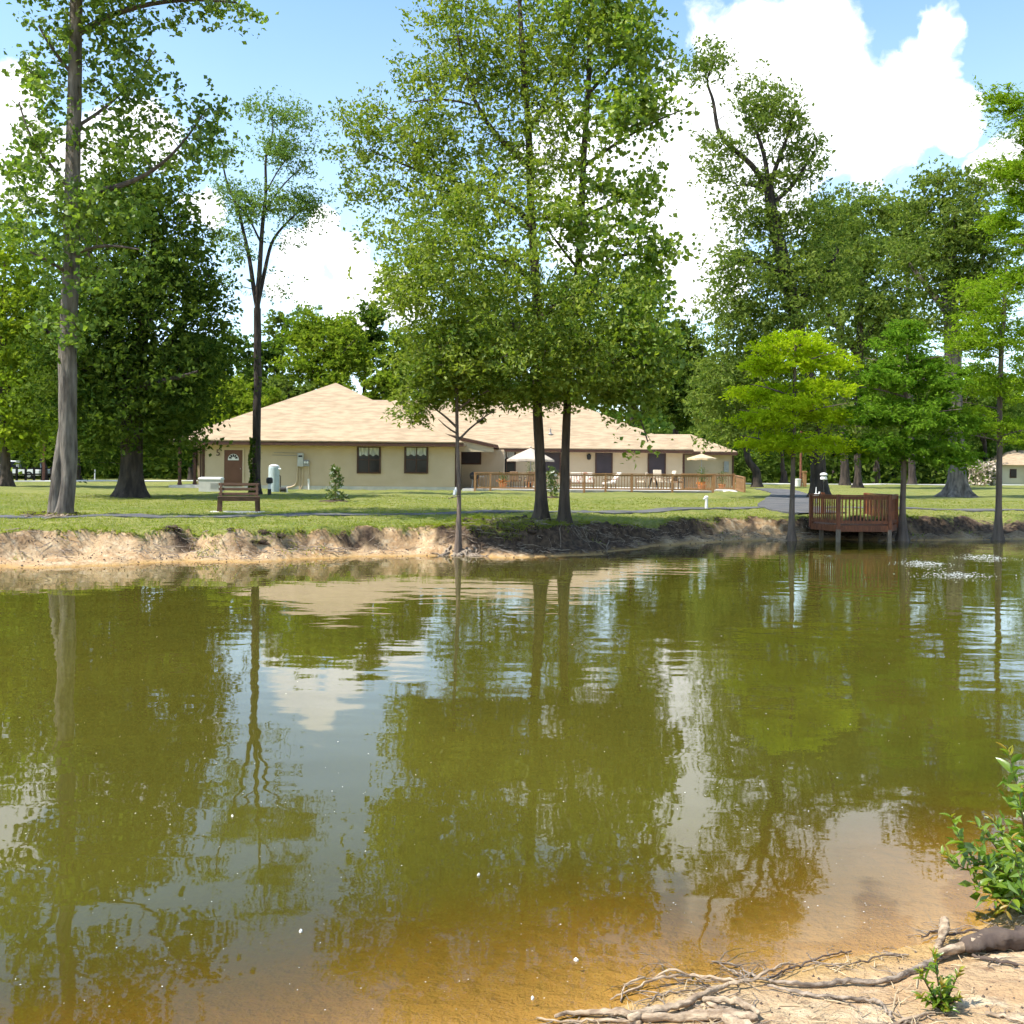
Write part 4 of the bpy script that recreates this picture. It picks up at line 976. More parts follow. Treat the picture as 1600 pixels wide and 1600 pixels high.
def undergrowth():
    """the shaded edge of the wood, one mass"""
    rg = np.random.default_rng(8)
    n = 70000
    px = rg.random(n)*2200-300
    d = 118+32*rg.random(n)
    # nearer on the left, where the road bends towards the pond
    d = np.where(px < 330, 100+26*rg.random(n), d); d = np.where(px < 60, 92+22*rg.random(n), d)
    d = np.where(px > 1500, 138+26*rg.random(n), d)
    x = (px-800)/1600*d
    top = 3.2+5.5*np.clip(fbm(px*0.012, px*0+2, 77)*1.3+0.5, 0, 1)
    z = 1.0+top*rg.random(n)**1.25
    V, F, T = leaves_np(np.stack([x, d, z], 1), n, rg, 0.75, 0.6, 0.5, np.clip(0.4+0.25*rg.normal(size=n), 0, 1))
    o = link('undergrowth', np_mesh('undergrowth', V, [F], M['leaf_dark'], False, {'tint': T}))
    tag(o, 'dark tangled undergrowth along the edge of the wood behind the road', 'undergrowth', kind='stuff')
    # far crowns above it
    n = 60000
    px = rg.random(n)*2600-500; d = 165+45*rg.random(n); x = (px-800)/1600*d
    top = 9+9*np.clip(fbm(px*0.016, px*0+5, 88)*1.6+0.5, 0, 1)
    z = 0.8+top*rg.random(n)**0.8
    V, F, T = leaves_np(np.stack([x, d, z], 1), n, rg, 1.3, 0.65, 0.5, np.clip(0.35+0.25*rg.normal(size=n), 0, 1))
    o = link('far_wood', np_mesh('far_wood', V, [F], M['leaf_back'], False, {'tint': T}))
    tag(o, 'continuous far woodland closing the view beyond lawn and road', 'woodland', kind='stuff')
undergrowth()
# ------------------------------------------------------------------ the house
HZ = 0.90           # ground at the house
EZ = 3.53           # eave height
house = empty('house', (0, 57, HZ), 'long cream lap-sided bungalow with tan hip roofs beyond the lawn', 'house')
HO = Vector((0, 57, HZ))
def hb(name, mat, m, parent=house, **k):
    m.v = [tuple(Vector(p)-HO) for p in m.v]
    return m.build(name, M[mat] if isinstance(mat, str) else mat, parent, **k)
def siding(m, x0, x1, y, z0, z1, step=0.19):
    """lap siding facing the camera (-y)"""
    n = int((z1-z0)/step); z = z0
    vs = []; fs = []
    for i in range(n+1):
        a = z; b = min(z+step, z1)
        if b-a < 0.01: break
        k = len(vs)
        vs += [(x0, y-0.022, a), (x1, y-0.022, a), (x1, y-0.004, b), (x0, y-0.004, b), (x0, y-0.004, a), (x1, y-0.004, a)]
        fs += [(k, k+1, k+2, k+3), (k+4, k+5, k+1, k)]
        z = b
    m.add(vs, fs)
XL, XR = P(318, 730, 57).x, P(713, 730, 57).x        # front wing
YF, YB, YW = 57.0, 69.0, 74.6
XB = P(1068, 730, YB).x; XW = P(1145, 730, YW).x
m = MB(); m.bbox(XL, XR, YF, YF+21, HZ-.1, EZ); siding(m, XL, XR, YF, HZ+.22, EZ-.02); hb('wall', 'wall_cream', m)
m = MB(); m.bbox(XR+.003, XB, YB, YB+15, HZ-.1, EZ-.003); siding(m, XR+.01, XB, YB, HZ+.22, EZ-.02); hb('wall', 'wall_cream', m)
m = MB(); m.bbox(XB+.003, XW, YW, YW+8, HZ-.1, EZ-.006); siding(m, XB+.01, XW, YW, HZ+.22, EZ-.02); hb('wall', 'wall_cream', m)
m = MB(); m.bbox(XR+.004, XR+2.6, 62.5, YB-.03, HZ-.1, EZ-.2); siding(m, XR+.03, XR+2.6, 62.5, HZ+.22, EZ-.2); hb('entry_wall', 'wall_cream', m)
m = MB(); m.bbox(XL-.02, XR+.02, YF-.035, YF+.1, HZ-.1, HZ+.20); hb('foundation', 'concrete', m)
for x, y in ((XL, YF), (XR, YF), (XB, YB), (XW, YW)):
    m = MB(); m.bbox(x-.07, x+.07, y-.05, y+.09, HZ+.2, EZ-.16); hb('corner_trim', 'trim_brown', m)

# roof planes (thin slabs) with fascia
def slab(quad, th=0.14):
    """a roof plane given by its upper corners, extruded down"""
    q = [Vector(p) for p in quad]; n = (q[1]-q[0]).cross(q[2]-q[0]).normalized()
    if n.z < 0: q.reverse(); n = -n
    k = len(q); m = MB()
    m.add(q+[p-Vector((0, 0, th)) for p in q], [tuple(range(k)), tuple(range(2*k-1, k-1, -1))]+[(i, i+k, (i+1) % k+k, (i+1) % k) for i in range(k)])
    return m
# front wing
FL, FR, FY = -18.9, P(724, 690, 56.4).x, 56.4
PK = P(525, 598, 65.4); PK.z = 7.57
RB = Vector((PK.x, 86.0, 7.57))
MRy, MRz = 77.0, 7.30
ez = EZ+.06
roofs = []
roofs.append(slab([(FL, FY, ez), (FR, FY, ez), tuple(PK)]))
roofs.append(slab([(FL, FY, ez), tuple(PK), tuple(RB), (FL, 86.0, ez)]))
vy = 77.0 - (7.30-ez)/0.45
roofs.append(slab([(FR, FY, ez), (FR, 88.0, ez), tuple(RB), tuple(PK)]))
# main block
RX = P(891, 627, MRy).x; CX = P(1083, 702, 68.4).x; BY = YB-.55
roofs.append(slab([(-11.0, BY, ez-.001), (CX, BY, ez-.001), (RX, MRy, MRz), (-11.0, MRy, MRz)]))
roofs.append(slab([(CX, BY, ez-.001), (CX, 85.6, ez-.001), (RX, MRy, MRz)]))
roofs.append(slab([(-11, 85.6, ez), (CX, 85.6, ez), (RX, MRy, MRz), (-11, MRy, MRz)]))
# end wing
WC = P(1152, 707, 74.0).x; WP = P(1080, 679, 77.0); WP.z = 4.92
roofs.append(slab([(8.5, 74.0, ez-.004), (WC, 74.0, ez-.004), tuple(WP), (8.5, 77.0, 4.92)]))
roofs.append(slab([(WC, 74.0, ez-.004), (WC, 81.5, ez-.004), (WP.x, 79.0, 4.92), tuple(WP)]))
for i, r in enumerate(roofs): hb('roof_plane', 'shingle', r)
# small entry roof between the wings
e0, e1 = P(690, 676, 60.0), P(778, 695, 60.0)
x0, z0, x1, z1 = e0.x, e0.z, e1.x, e1.z
hb('entry_roof', 'shingle', slab([(x0, 60.0, z0), (x1, 60.0, z1), (x1, 68.6, z1), (x0, 68.6, z0)], 0.10))
m = MB(); m.bar((x0, 59.97, z0-.13), (x1, 59.97, z1-.13), .05, .17); hb('rake_board', 'trim_brown', m)
m = MB(); m.add([(x0, 60.05, z0-.15), (x1-.25, 60.05, z1-.12), (x1-.25, 60.05, z1-.42), (x0, 60.05, z1-.42), (x0, 60.2, z0-.15), (x1-.25, 60.2, z1-.12), (x1-.25, 60.2, z1-.42), (x0, 60.2, z1-.42)],
             [(3,2,1,0),(4,5,6,7),(0,1,5,4),(1,2,6,5),(2,3,7,6),(3,0,4,7)]); hb('gable_panel', 'soffit', m)
# fascia boards and soffits
def fascia(a, b, y_out=0.0):
    m = MB(); m.bar(a, b, .05, .20); hb('fascia', 'trim_brown', m)
fz = ez-.16
fascia((FL-.02, FY-.03, fz), (FR+.02, FY-.03, fz))
fascia((FL-.03, FY, fz), (FL-.03, 86, fz))
fascia((-.9, BY-.03, fz), (CX+.02, BY-.03, fz))
fascia((CX+.03, BY, fz), (CX+.03, 74.5, fz))
fascia((CX+.05, 73.97, fz), (WC+.02, 73.97, fz))
m = MB(); m.bbox(FL+.02, FR-.02, FY+.02, YF-.03, ez-.27, ez-.24); hb('soffit', 'soffit', m)
m = MB(); m.bbox(FL+.02, XL-.01, YF, 85.5, ez-.275, ez-.245); hb('soffit', 'soffit', m)
m = MB(); m.bbox(-1, CX-.02, BY+.02, YB-.03, ez-.27, ez-.24); hb('soffit', 'soffit', m)
m = MB(); m.bbox(XB+.1, WC-.02, 74.02, YW-.03, ez-.27, ez-.24); hb('soffit', 'soffit', m)
# gutter edge catching light along the shingles
m = MB(); m.bbox(FL, FR, FY-.075, FY+.02, ez-.055, ez+.012); hb('drip_edge', 'shingle', m)
m = MB(); m.bbox(-.9, CX, BY-.075, BY+.02, ez-.058, ez+.008); hb('drip_edge', 'shingle', m)
# roof pipes
for px, py, d in ((493, 640, 61.6), (860, 676, 70.7)):
    p = P(px, py, d); m = MB(); m.tube([(p.x, p.y, p.z-.35), (p.x, p.y, p.z+.28)], .06, 10); m.lathe([(.16, 0), (.07, .12)], 10, (p.x, p.y, p.z-.12)); hb('vent_pipe', 'copper', m)
# door
def wrect(px0, px1, py0, py1, d):
    a, b = P(px0, py0, d), P(px1, py1, d); return a.x, b.x, b.z, a.z
x0, x1, _, z1 = wrect(351, 379, 703, 760, YF)
m = MB(); m.bbox(x0, x1, YF-.065, YF-.03, HZ+.14, z1); door = hb('door', 'door_brown', m)
m = MB(); m.bbox(x0-.10, x0-.003, YF-.075, YF-.024, HZ+.1, z1+.10); m.bbox(x1+.003, x1+.10, YF-.075, YF-.024, HZ+.1, z1+.10); m.bbox(x0-.002, x1+.002, YF-.075, YF-.024, z1+.003, z1+.10); hb('door_frame', 'wall_cream', m, door)
cx, cz, r = (x0+x1)/2, z1-.52, .30
m = MB()
for k in range(5):                      # fan light: five dark panes
    a0, a1 = math.pi*(k+.10)/5, math.pi*(k+.90)/5
    ring = [(cx+math.cos(a)*q, YF-.075, cz+.03+math.sin(a)*q) for q in (.10, r-.05) for a in (a0, (a0+a1)/2, a1)]
    pane = MB(); pane.add(ring, [(0, 1, 4, 3), (1, 2, 5, 4)]); hb('pane', 'glass_dark', pane, door)
arc = [(cx+math.cos(math.pi*k/16)*r, YF-.07, cz+math.sin(math.pi*k/16)*r) for k in range(17)]
m = MB(); m.add(arc, [tuple(range(16, -1, -1))]); m.bbox(cx-r, cx+r, YF-.073, YF-.066, cz-.05, cz); hb('fan_light', 'white_paint', m, door)
m = MB(); m.lathe([(.02, 0), (.035, .02), (.03, .05)], 10, (x1-.1, YF-.09, HZ+1.1)); hb('door_knob', 'steel', m, door)
# house number, a dark 5 on a small plate
cu = bpy.data.curves.new('house_number', 'FONT'); cu.body = '5'; cu.size = .50; cu.extrude = .012; cu.align_x = 'CENTER'
tmp = bpy.data.objects.new('tmp', cu); C.objects.link(tmp)
dg = bpy.context.evaluated_depsgraph_get(); me = bpy.data.meshes.new_from_object(tmp.evaluated_get(dg)); bpy.data.objects.remove(tmp)
me.name = 'house_number'; me.materials.clear(); me.materials.append(M['trim_brown'])
p = P(341, 712, YF); no = link('house_number', me, house, (p.x-HO.x, -.04, p.z-HO.z)); no.rotation_euler = (R(90), 0, 0)
def window(px0, px1, py0, py1, d, style):
    x0, x1, z0, z1 = wrect(px0, px1, py0, py1, d); f = .085
    m = MB(); m.bbox(x0, x0+f, d-.085, d-.02, z0, z1); m.bbox(x1-f, x1, d-.085, d-.02, z0, z1)
    m.bbox(x0+f, x1-f, d-.083, d-.02, z1-f, z1); m.bbox(x0+f, x1-f, d-.083, d-.02, z0, z0+f); w = hb('window', 'trim_brown', m)
    xa, xb, za, zb = x0+f, x1-f, z0+f, z1-f; mid = (za+zb)/2
    if style == 'screen':
        m = MB(); m.bbox(xa, xb, d-.05, d-.03, za, zb); hb('pane', 'screen', m, w)
        return w
    xm = (xa+xb)/2
    for a, b in ((xa, xm-.025), (xm+.025, xb)):
        for c, e in ((za, mid-.02), (mid+.02, zb)):
            m = MB(); m.bbox(a, b, d-.045, d-.03, c, e); hb('pane', 'glass_dark', m, w)
    m = MB(); m.bbox(xm-.025, xm+.025, d-.07, d-.03, za, zb); m.bbox(xa, xb, d-.068, d-.032, mid-.02, mid+.02); hb('mullion', 'trim_brown', m, w)
    if style == 'curtain':
        h = .42; n = 22; vs = []; fs = []
        for k in range(n+1):
            x = xa+.03+(xb-xa-.06)*k/n; y = d-.054+.007*math.sin(k*2.1); vs += [(x, y, zb), (x, y, zb-h-.05*math.sin(k*.9))]
            if k: fs.append((2*k-2, 2*k-1, 2*k+1, 2*k))
        m = MB(); m.add(vs, fs); hb('valance', 'sheer', m, w)
    return w
window(558, 595, 697, 740, YF, 'curtain'); window(632, 669, 697, 740, YF, 'curtain')
window(720, 752, 700, 726, 62.5, 'screen')
window(777, 806, 704, 740, YB, 'curtain'); window(848, 876, 704, 741, YB, 'screen')
window(930, 957, 706, 742, YB, 'screen'); window(1012, 1040, 706, 743, YB, 'screen')
# porch at the left end
ps = MB(); ps.bbox(-19.2, XL-.02, 57.3, 66, HZ-.1, HZ+.17); hb('porch_slab', 'concrete', ps)
for x, y in ((P(281, 720, 57.8).x, 57.8), (P(303, 720, 60.0).x, 60.2), (P(303, 720, 60.0).x, 64.5)):
    m = MB(); m.bbox(x-.075, x+.075, y-.075, y+.075, HZ+.17, ez-.28); m.bbox(x-.1, x+.1, y-.1, y+.1, HZ+.17, HZ+.30); hb('porch_post', 'trim_brown', m)
m = MB(); m.bbox(-18.55, XL-.03, 60.4, 60.6, HZ+.17, ez-.28); hb('porch_wall', 'wall_cream', m)
# downpipe and wall lantern
m = MB(); m.tube([(XL-.14, YF-.05, HZ+.1), (XL-.14, YF-.05, EZ-.2)], .04, 8); hb('downpipe', 'trim_brown', m)
p = P(920, 714, YB); m = MB(); m.lathe([(.03, -.2), (.13, -.14), (.15, .12), (.05, .22)], 10, (p.x, YB-.16, p.z)); m.bbox(p.x-.03, p.x+.03, YB-.06, YB-.01, p.z, p.z+.15); hb('wall_lantern', 'black_metal', m)
x0, x1, z0, z1 = wrect(1131, 1138, 721, 738, YW)
m = MB(); m.bbox(x0, x1, YW-.16, YW-.02, z0, z1); hb('electric_panel', 'steel', m)
# meters and conduits on the front wall
x0, x1, z0, z1 = wrect(466, 475, 708, 729, YF)
m = MB(); m.bbox(x0, x1, YF-.22, YF-.03, z0, z1); mt_ = hb('meter_box', 'grey_box', m, bevel=.015)
m = MB(); m.bbox(x0+.06, x1-.06, YF-.232, YF-.222, z1-.22, z1-.13); hb('display', 'black_metal', m, mt_)
p = P(479, 723, YF); m = MB(); m.bbox(p.x-.14, p.x+.16, YF-.18, YF-.03, p.z-.2, p.z+.14); gm = hb('gas_meter', 'steel', m, bevel=.015)
for dx in (-.05, .1):
    m = MB(); m.tube([(p.x+dx, YF-.26, p.z+.02), (p.x+dx, YF-.17, p.z+.02)], .06, 12); hb('dial', 'white_paint', m, gm)
def conduit(pts, r=.025, mat='wall_cream'):
    m = MB(); m.tube([tuple(P(a, b, YF-.07)) for a, b in pts], r, 8); hb('conduit', mat, m)
conduit([(466, 708), (450, 707.5), (428, 707)], .015, 'copper'); conduit([(466, 712), (445, 711.5), (425, 711)], .015, 'copper')
conduit([(465, 729), (464, 750), (461, 758), (455, 761), (448, 762)], .055); conduit([(468, 730), (468, 766)], .03); conduit([(473, 730), (473, 757), (468.5, 766)], .03); conduit([(482, 730), (483, 766)], .035)
conduit([(482, 748), (483, 766)], .06, 'white_paint')

# ------------------------------------------------------------------ things by the front wall
def local(name, loc, label, cat, group=None, rz=0): return empty(name, loc, label, cat, group, rz)
g = gd(330, 50.3)
o = local('standby_generator', g, 'pale grey standby generator box on the grass left of the brown door', 'generator')
m = MB(); m.bbox(-.53, .53, -.3, .3, -.05, .60); m.build('cabinet', M['grey_box'], o, bevel=.02)
m = MB(); m.add([(-.56,-.33,.603),(.56,-.33,.603),(.56,.33,.603),(-.56,.33,.603),(-.54,-.31,.68),(.54,-.31,.68),(.54,.2,.71),(-.54,.2,.71)], [(3,2,1,0),(4,5,6,7),(0,1,5,4),(1,2,6,5),(2,3,7,6),(3,0,4,7)]); m.build('lid', M['white_paint'], o)
m = MB()
for k in range(5): m.bbox(.05, .45, -.312, -.302, .16+k*.06, .185+k*.06)
m.build('louvre', M['steel'], o)
m = MB(); m.bbox(-.6, .6, -.38, .38, -.12, -.052+.0); m.build('pad', M['concrete'], o)
g = gd(428, 50.5)
o = local('water_tank', g, 'upright pale blue-grey tank with domed top beside the ivy-clad trunk', 'tank')
m = MB(); m.lathe([(.24, -.05), (.27, .0), (.27, 1.18), (.255, 1.24)], 24); m.build('shell', M['tank_blue'], o, smooth=False)
m = MB(); m.lathe([(.262, 1.242), (.24, 1.29), (.17, 1.335), (.06, 1.36), (.01, 1.362)], 24); m.build('dome', M['white_paint'], o, smooth=True)
m = MB(); m.tube([(.24, -.1, 1.13), (.36, -.12, 1.13)], .05, 10); m.build('gauge', M['white_paint'], o)
m = MB(); m.tube([(.27, -.03, .8), (.33, -.03, .8), (.33, -.03, 0)], .022, 8); m.build('pipe', M['black_metal'], o)
m = MB(); m.bbox(-.45, .9, -.45, .45, -.12, -.02); m.build('pad', M['concrete'], o)
g = gd(441, 50.2)
o = local('pump_housing', g+Vector((.05, -.1, .0)), 'small dark pump at the foot of the blue-grey tank', 'pump')
m = MB(); m.tube([(-.12, 0, .14), (.16, 0, .14)], .11, 12); m.build('motor', M['black_metal'], o)
m = MB(); m.bbox(-.05, .06, -.07, .07, -.02, .05); m.build('foot', M['steel'], o)
m = MB(); m.tube([(.2, 0, .0), (.2, 0, .24)], .04, 10); m.build('outlet', M['white_paint'], o)
g = gd(421, 46.0)
o = local('bollard_light', g, 'short black and white bollard light in front of the blue-grey tank', 'bollard')
m = MB(); m.tube([(0, 0, -.05), (0, 0, .28)], .085, 12); m.build('post', M['black_metal'], o)
m = MB(); m.tube([(0, 0, .282), (0, 0, .52)], .075, 12); m.build('lens', M['white_paint'], o)
m = MB(); m.lathe([(.085, .522), (.15, .56), (.15, .74), (.10, .80)], 12); m.build('cap', M['black_metal'], o)

# bench facing the pond
g = gp(373, 801); g.z = gz(g.x, g.y)
pad = MB(); pad.bbox(-.78, .88, -.42, .30, -.10, .035)
o = local('concrete_pad', g, 'thin pale concrete pad under the wooden bench', 'slab'); o.rotation_euler.z = R(6); pad.build('slab', M['concrete_pale'], o)
o = local('park_bench', g+Vector((0, 0, .035)), 'brown slatted wooden bench on the bank, facing the pond', 'bench', rz=R(14))
def bench():
    W_ = .58
    for k, z in enumerate((.475, .615, .755)):
        m = MB(); m.box((0, .20+.05*k, z+.03), (2*W_, .035, .078), (R(-14), 0, 0)); m.build('back_slat', M['wood_bench'], o, bevel=.006)
    for k in range(4):
        m = MB(); m.box((.0, -.24+k*.115, .42), (2*W_+.06, .10, .035)); m.build('seat_slat', M['wood_bench'], o, bevel=.006)
    m = MB(); m.box((0, -.27, .355), (2*W_, .035, .09)); m.build('apron', M['wood_bench'], o)
    for sx in (-1, 1):
        m = MB(); m.bar((sx*(W_-.07), -.22, -.02), (sx*(W_-.09), -.22, .40), .08, .08); m.build('leg', M['wood_bench'], o)
        m = MB(); m.bar((sx*(W_+.0), .02, -.02), (sx*(W_-.02), .05, .40), .07, .07); m.build('leg', M['wood_bench'], o)
        m = MB(); m.bar((sx*(W_-.07), .15, -.02), (sx*(W_-.07), .18, .42), .08, .08); m.bar((sx*(W_-.07), .165, .40), (sx*(W_-.07), .28, .82), .07, .07); m.build('leg', M['wood_bench'], o)
bench()

# magnolias with pale flowers
def magnolia(px, d, h, w, label, seed, mulch):
    g = gd(px, d); r = random.Random(seed); rg = np.random.default_rng(seed)
    o = local('magnolia_shrub', g, label, 'shrub', 'young magnolias on the lawn')
    m = MB(); m.tube([(0, 0, -.03), (.01, 0, h*.5), (0, .01, h*.95)], [.022, .016, .006], 7)
    cl = []
    for k in range(46):
        z = h*(.08+.9*r.random()); rad = w*(1-.75*(z/h)**1.4)*r.random()**.5; a = r.random()*6.28
        q = (rad*math.cos(a), rad*math.sin(a), z); cl.append(q); m.tube([(0, 0, max(.05, z-.12)), tuple(.6*c for c in q[:2])+(z-.04,), q], [.008, .006, .003], 4, False)
    m.build('stem', M['stem_red'], o)
    cl = np.array(cl); n = len(cl)*11; ci = np.repeat(np.arange(len(cl)), 11)
    V, F, T = leaves_np(cl[ci]+rg.normal(size=(n, 3))*.06, n, rg, .13, .42, .5, np.clip(.5+.3*rg.normal(size=n), 0, 1), droop=0)
    link('foliage', np_mesh('foliage', V, [F], M['leaf_shrub'], False, {'tint': T}), o)['kind'] = 'stuff'
    fl = MB(); b = MB()
    for k in range(6): b.lathe([(.012, 0), (.05, .03), (.07, .08)], 7)
    me = b.mesh('flower', M['petal_white'])
    pb = MB()
    for k in range(6):
        a = k*math.pi/3; c, s_ = math.cos(a), math.sin(a)
        pb.add([(0, 0, 0), (.05*c-.035*s_, .05*s_+.035*c, .03), (.105*c, .105*s_, .05), (.05*c+.035*s_, .05*s_-.035*c, .03)], [(0, 1, 2, 3)])
    me = pb.mesh('flower', M['petal_white'])
    for k in range(9):
        q = cl[r.randrange(len(cl))]; f = link('flower', me, o, (q[0]*1.15, q[1]*1.15-.06, q[2]+.03)); f.rotation_euler = (R(50*r.random()+20), 0, r.random()*6)
    if mulch:
        mm = MB(); prof = [(mulch, -.03), (mulch*.9, .03), (mulch*.5, .07), (.05, .08)]; mm.lathe(prof, 20)
        mm.v = [(x*(1+.1*math.sin(7*x+3*y)), y*(1+.1*math.sin(5*y+4*x)), z+.012*math.sin(31*x+17*y)) for x, y, z in mm.v]
        tag(mm.build('mulch_bed', M['mulch'], None, smooth=True, loc=g), 'low dark mulch mound round the magnolia left of the thin cypress' if mulch > .5 else 'small dark mulch patch under the magnolia between the twin trunks', 'mulch')
magnolia(524, 38.0, 1.28, .40, 'young magnolia with white flowers in a mulch ring before the two windows', 5, .62)
magnolia(862, 45.5, 1.38, .42, 'young magnolia with white flowers seen between the twin trunks', 6, .45)
# small white post on the lawn
g = gd(1104, 34.4)
o = local('white_post', g, 'short white pipe post on the lawn in front of the patio rail', 'post')
m = MB(); m.tube([(0, 0, -.1), (0, 0, .36)], .052, 12); m.build('pipe', M['white_paint'], o)
m = MB(); m.lathe([(.06, .362), (.07, .37), (.07, .42), (.03, .44)], 12); m.tube([(-.06, -.02, .34), (-.11, -.03, .34)], .03, 8); m.build('cap', M['white_paint'], o)
# ------------------------------------------------------------------ patio
PZ = 1.02
pat = empty('patio', (0, 56, HZ), 'pale concrete patio slab in the corner of the house', 'patio')
m = MB(); m.bbox(P(722, 765, 56).x, P(1117, 765, 55.2).x, -.3, 12.6, -.15, PZ-HZ); m.build('slab', M['concrete'], pat)
m = MB(); m.bbox(P(1117, 765, 55.2).x+.003, P(1150, 765, 61).x, 4.6, 17.5, -.15, PZ-HZ-.003); m.build('slab', M['concrete'], pat)
BAL = {}
def railing(name, label, a, b, h, posts, step, mat, group, drop=0.0):
    """rail from a to b (world xy, base z), with posts, rails and single balusters"""
    a, b = Vector(a), Vector(b); o = empty(name, a, label, 'railing', group)
    L = (b-a).length; t = (b-a)/L
    up = Vector((0, 0, 1))
    def bar(nm, p, q, w, hh): mm = MB(); mm.bar(p, q, w, hh); mm.build(nm, mat, o)
    z0 = Vector((0, 0, .10)); z1 = Vector((0, 0, h))
    bar('top_rail', t*.0+z1, t*L+z1, .13, .045); bar('bottom_rail', z0, t*L+z0, .045, .09); bar('upper_rail', z1-Vector((0, 0, .09)), t*L+z1-Vector((0, 0, .09)), .04, .09)
    for f in posts:
        p = t*L*f; mm = MB(); mm.bbox(p.x-.055, p.x+.055, p.y-.055, p.y+.055, p.z-.12, p.z+h+.03); mm.build('post', mat, o)
    key = (round(h, 3), mat.name)
    if key not in BAL:
        mm = MB(); mm.box((0, 0, h/2+.02), (.036, .036, h-.17)); BAL[key] = mm.mesh('baluster', mat)
    n = int(L/step)
    for k in range(n):
        p = t*L*(k+.5)/n; link('baluster', BAL[key], o, p)
    return o
wp = M['wood_patio']
x0, x1 = P(742, 765, 55.6).x, P(1115, 765, 55.2).x
railing('patio_railing', 'long brown baluster railing along the front of the patio', (x0, 55.65, PZ-.02), (x1, 55.4, PZ-.02), .92, (0, .065, .255, .46, .55, .66, .83, 1), .15, wp, 'brown patio railings')
railing('patio_railing', 'shaded short railing running back from the patio front left corner', (x0-.02, 55.75, PZ-.02), (x0-.02, 62.2, PZ-.02), .92, (.5,), .17, wp, 'brown patio railings')
xa, xb = P(1066, 765, 61).x, P(1147, 765, 61).x
railing('patio_railing', 'brown railing at the rear right of the patio, below the tan parasol', (xa, 61.0, PZ-.02), (xb, 61.0, PZ-.02), .95, (0, .3, .62, 1), .14, wp, 'brown patio railings')
railing('ramp_railing', 'brown railing sloping down beside the ramp at the patio right end', (xb+.08, 60.9, PZ-.05), (P(1163, 765, 57).x, 57.0, HZ-.02), .90, (1,), .15, wp, 'brown patio railings')
m = MB(); xr0, xr1 = xb-.6, P(1160, 765, 57).x
m.add([(xr0, 61.5, PZ-.003), (xb+.02, 61.5, PZ-.003), (xr1, 56.9, HZ-.03), (xr1-1.0, 56.9, HZ-.03), (xr0, 61.5, HZ-.2), (xb+.02, 61.5, HZ-.2), (xr1, 56.9, HZ-.2), (xr1-1.0, 56.9, HZ-.2)],
      [(3,2,1,0),(4,5,6,7),(0,1,5,4),(1,2,6,5),(2,3,7,6),(3,0,4,7)])
tag(m.build('ramp', M['concrete_pale']), 'pale concrete ramp descending at the right end of the patio', 'ramp')
# parasols
def parasol(px, d, top, rim, half, label, mat, n=8):
    x = P(px, 740, d).x; zt = P(px, top, d).z; zr = P(px, rim, d).z; r = half*d/FPX
    o = empty('patio_umbrella', (x, d, PZ), label, 'umbrella', 'patio umbrellas')
    zt -= PZ; zr -= PZ
    m = MB(); m.tube([(0, 0, .04), (0, 0, zt+.05)], .03, 10); m.build('pole', M['steel'], o)
    m = MB(); m.lathe([(.28, 0), (.28, .05), (.06, .09), (.05, .3)], 14); m.build('base', M['black_metal'], o)
    vs = [(0, 0, zt)]; fs = []
    for k in range(n):
        a = 2*math.pi*k/n+.2; a2 = a+math.pi/n
        vs += [(r*.55*math.cos(a), r*.55*math.sin(a), zr+(zt-zr)*.5), (r*math.cos(a), r*math.sin(a), zr), (r*.93*math.cos(a2), r*.93*math.sin(a2), zr+.03),
               (r*math.cos(a), r*math.sin(a), zr-.12), (r*.93*math.cos(a2), r*.93*math.sin(a2), zr-.08), (r*.5*math.cos(a2), r*.5*math.sin(a2), zr+(zt-zr)*.49)]
    for k in range(n):
        i = 1+6*k; j = 1+6*((k+1) % n)
        fs += [(0, i, i+5), (0, i+5, j), (i, i+1, i+2, i+5), (i+5, i+2, j+1, j), (i+1, i+3, i+4, i+2), (i+2, i+4, j+3, j+1)]
    m = MB(); m.add(vs, fs); m.build('canopy', mat, o)
    for k in range(n):
        a = 2*math.pi*k/n+.2; m = MB(); m.bar((0, 0, zt-.04), (r*.98*math.cos(a), r*.98*math.sin(a), zr-.03), .018, .018); m.build('rib', M['steel'], o)
    m = MB(); m.lathe([(.05, zt), (.06, zt+.06), (.02, zt+.13)], 10); m.build('finial', mat, o)
parasol(829, 60.5, 700, 718.5, 38, 'white patio umbrella behind the twin trunks', M['canvas_white'])
parasol(1096, 63.5, 709, 716.5, 24, 'small tan patio umbrella at the right end of the patio', M['canvas_tan'])
# furniture
def chair(px, d, rz, label, frame, seat, group='patio chairs', h=.98, recl=12):
    x = P(px, 740, d).x; o = empty('patio_chair', (x, d, PZ), label, 'chair', group, rz)
    for sx in (-.24, .24):
        for sy in (-.22, .22):
            m = MB(); m.bar((sx, sy, 0), (sx*.95, sy*.95, .42), .04, .04); m.build('leg', frame, o)
        m = MB(); m.bar((sx*1.1, -.24, .63), (sx*1.1, .24, .65), .05, .035); m.bar((sx*1.1, -.22, .42), (sx*1.1, -.22, .63), .035, .035); m.build('armrest', frame, o)
    m = MB(); m.box((0, 0, .45), (.52, .50, .09)); m.build('seat', seat, o, bevel=.02)
    m = MB(); m.box((0, .24+(h-.5)*.5*math.tan(R(recl)), .5+(h-.5)/2), (.50, .08, h-.48), (R(-recl), 0, 0)); m.build('backrest', seat, o, bevel=.02)
    return o
dk = M['black_metal']
chair(806, 58.6, R(160), 'dark slatted chair left under the white umbrella', dk, M['wicker'])
chair(828, 59.0, R(200), 'dark slatted chair left of the twin trunks under the white umbrella', dk, M['wicker'])
chair(1002, 60.5, R(250), 'cream padded chair at the left of the patio dining table', M['wicker'], M['cushion_cream'])
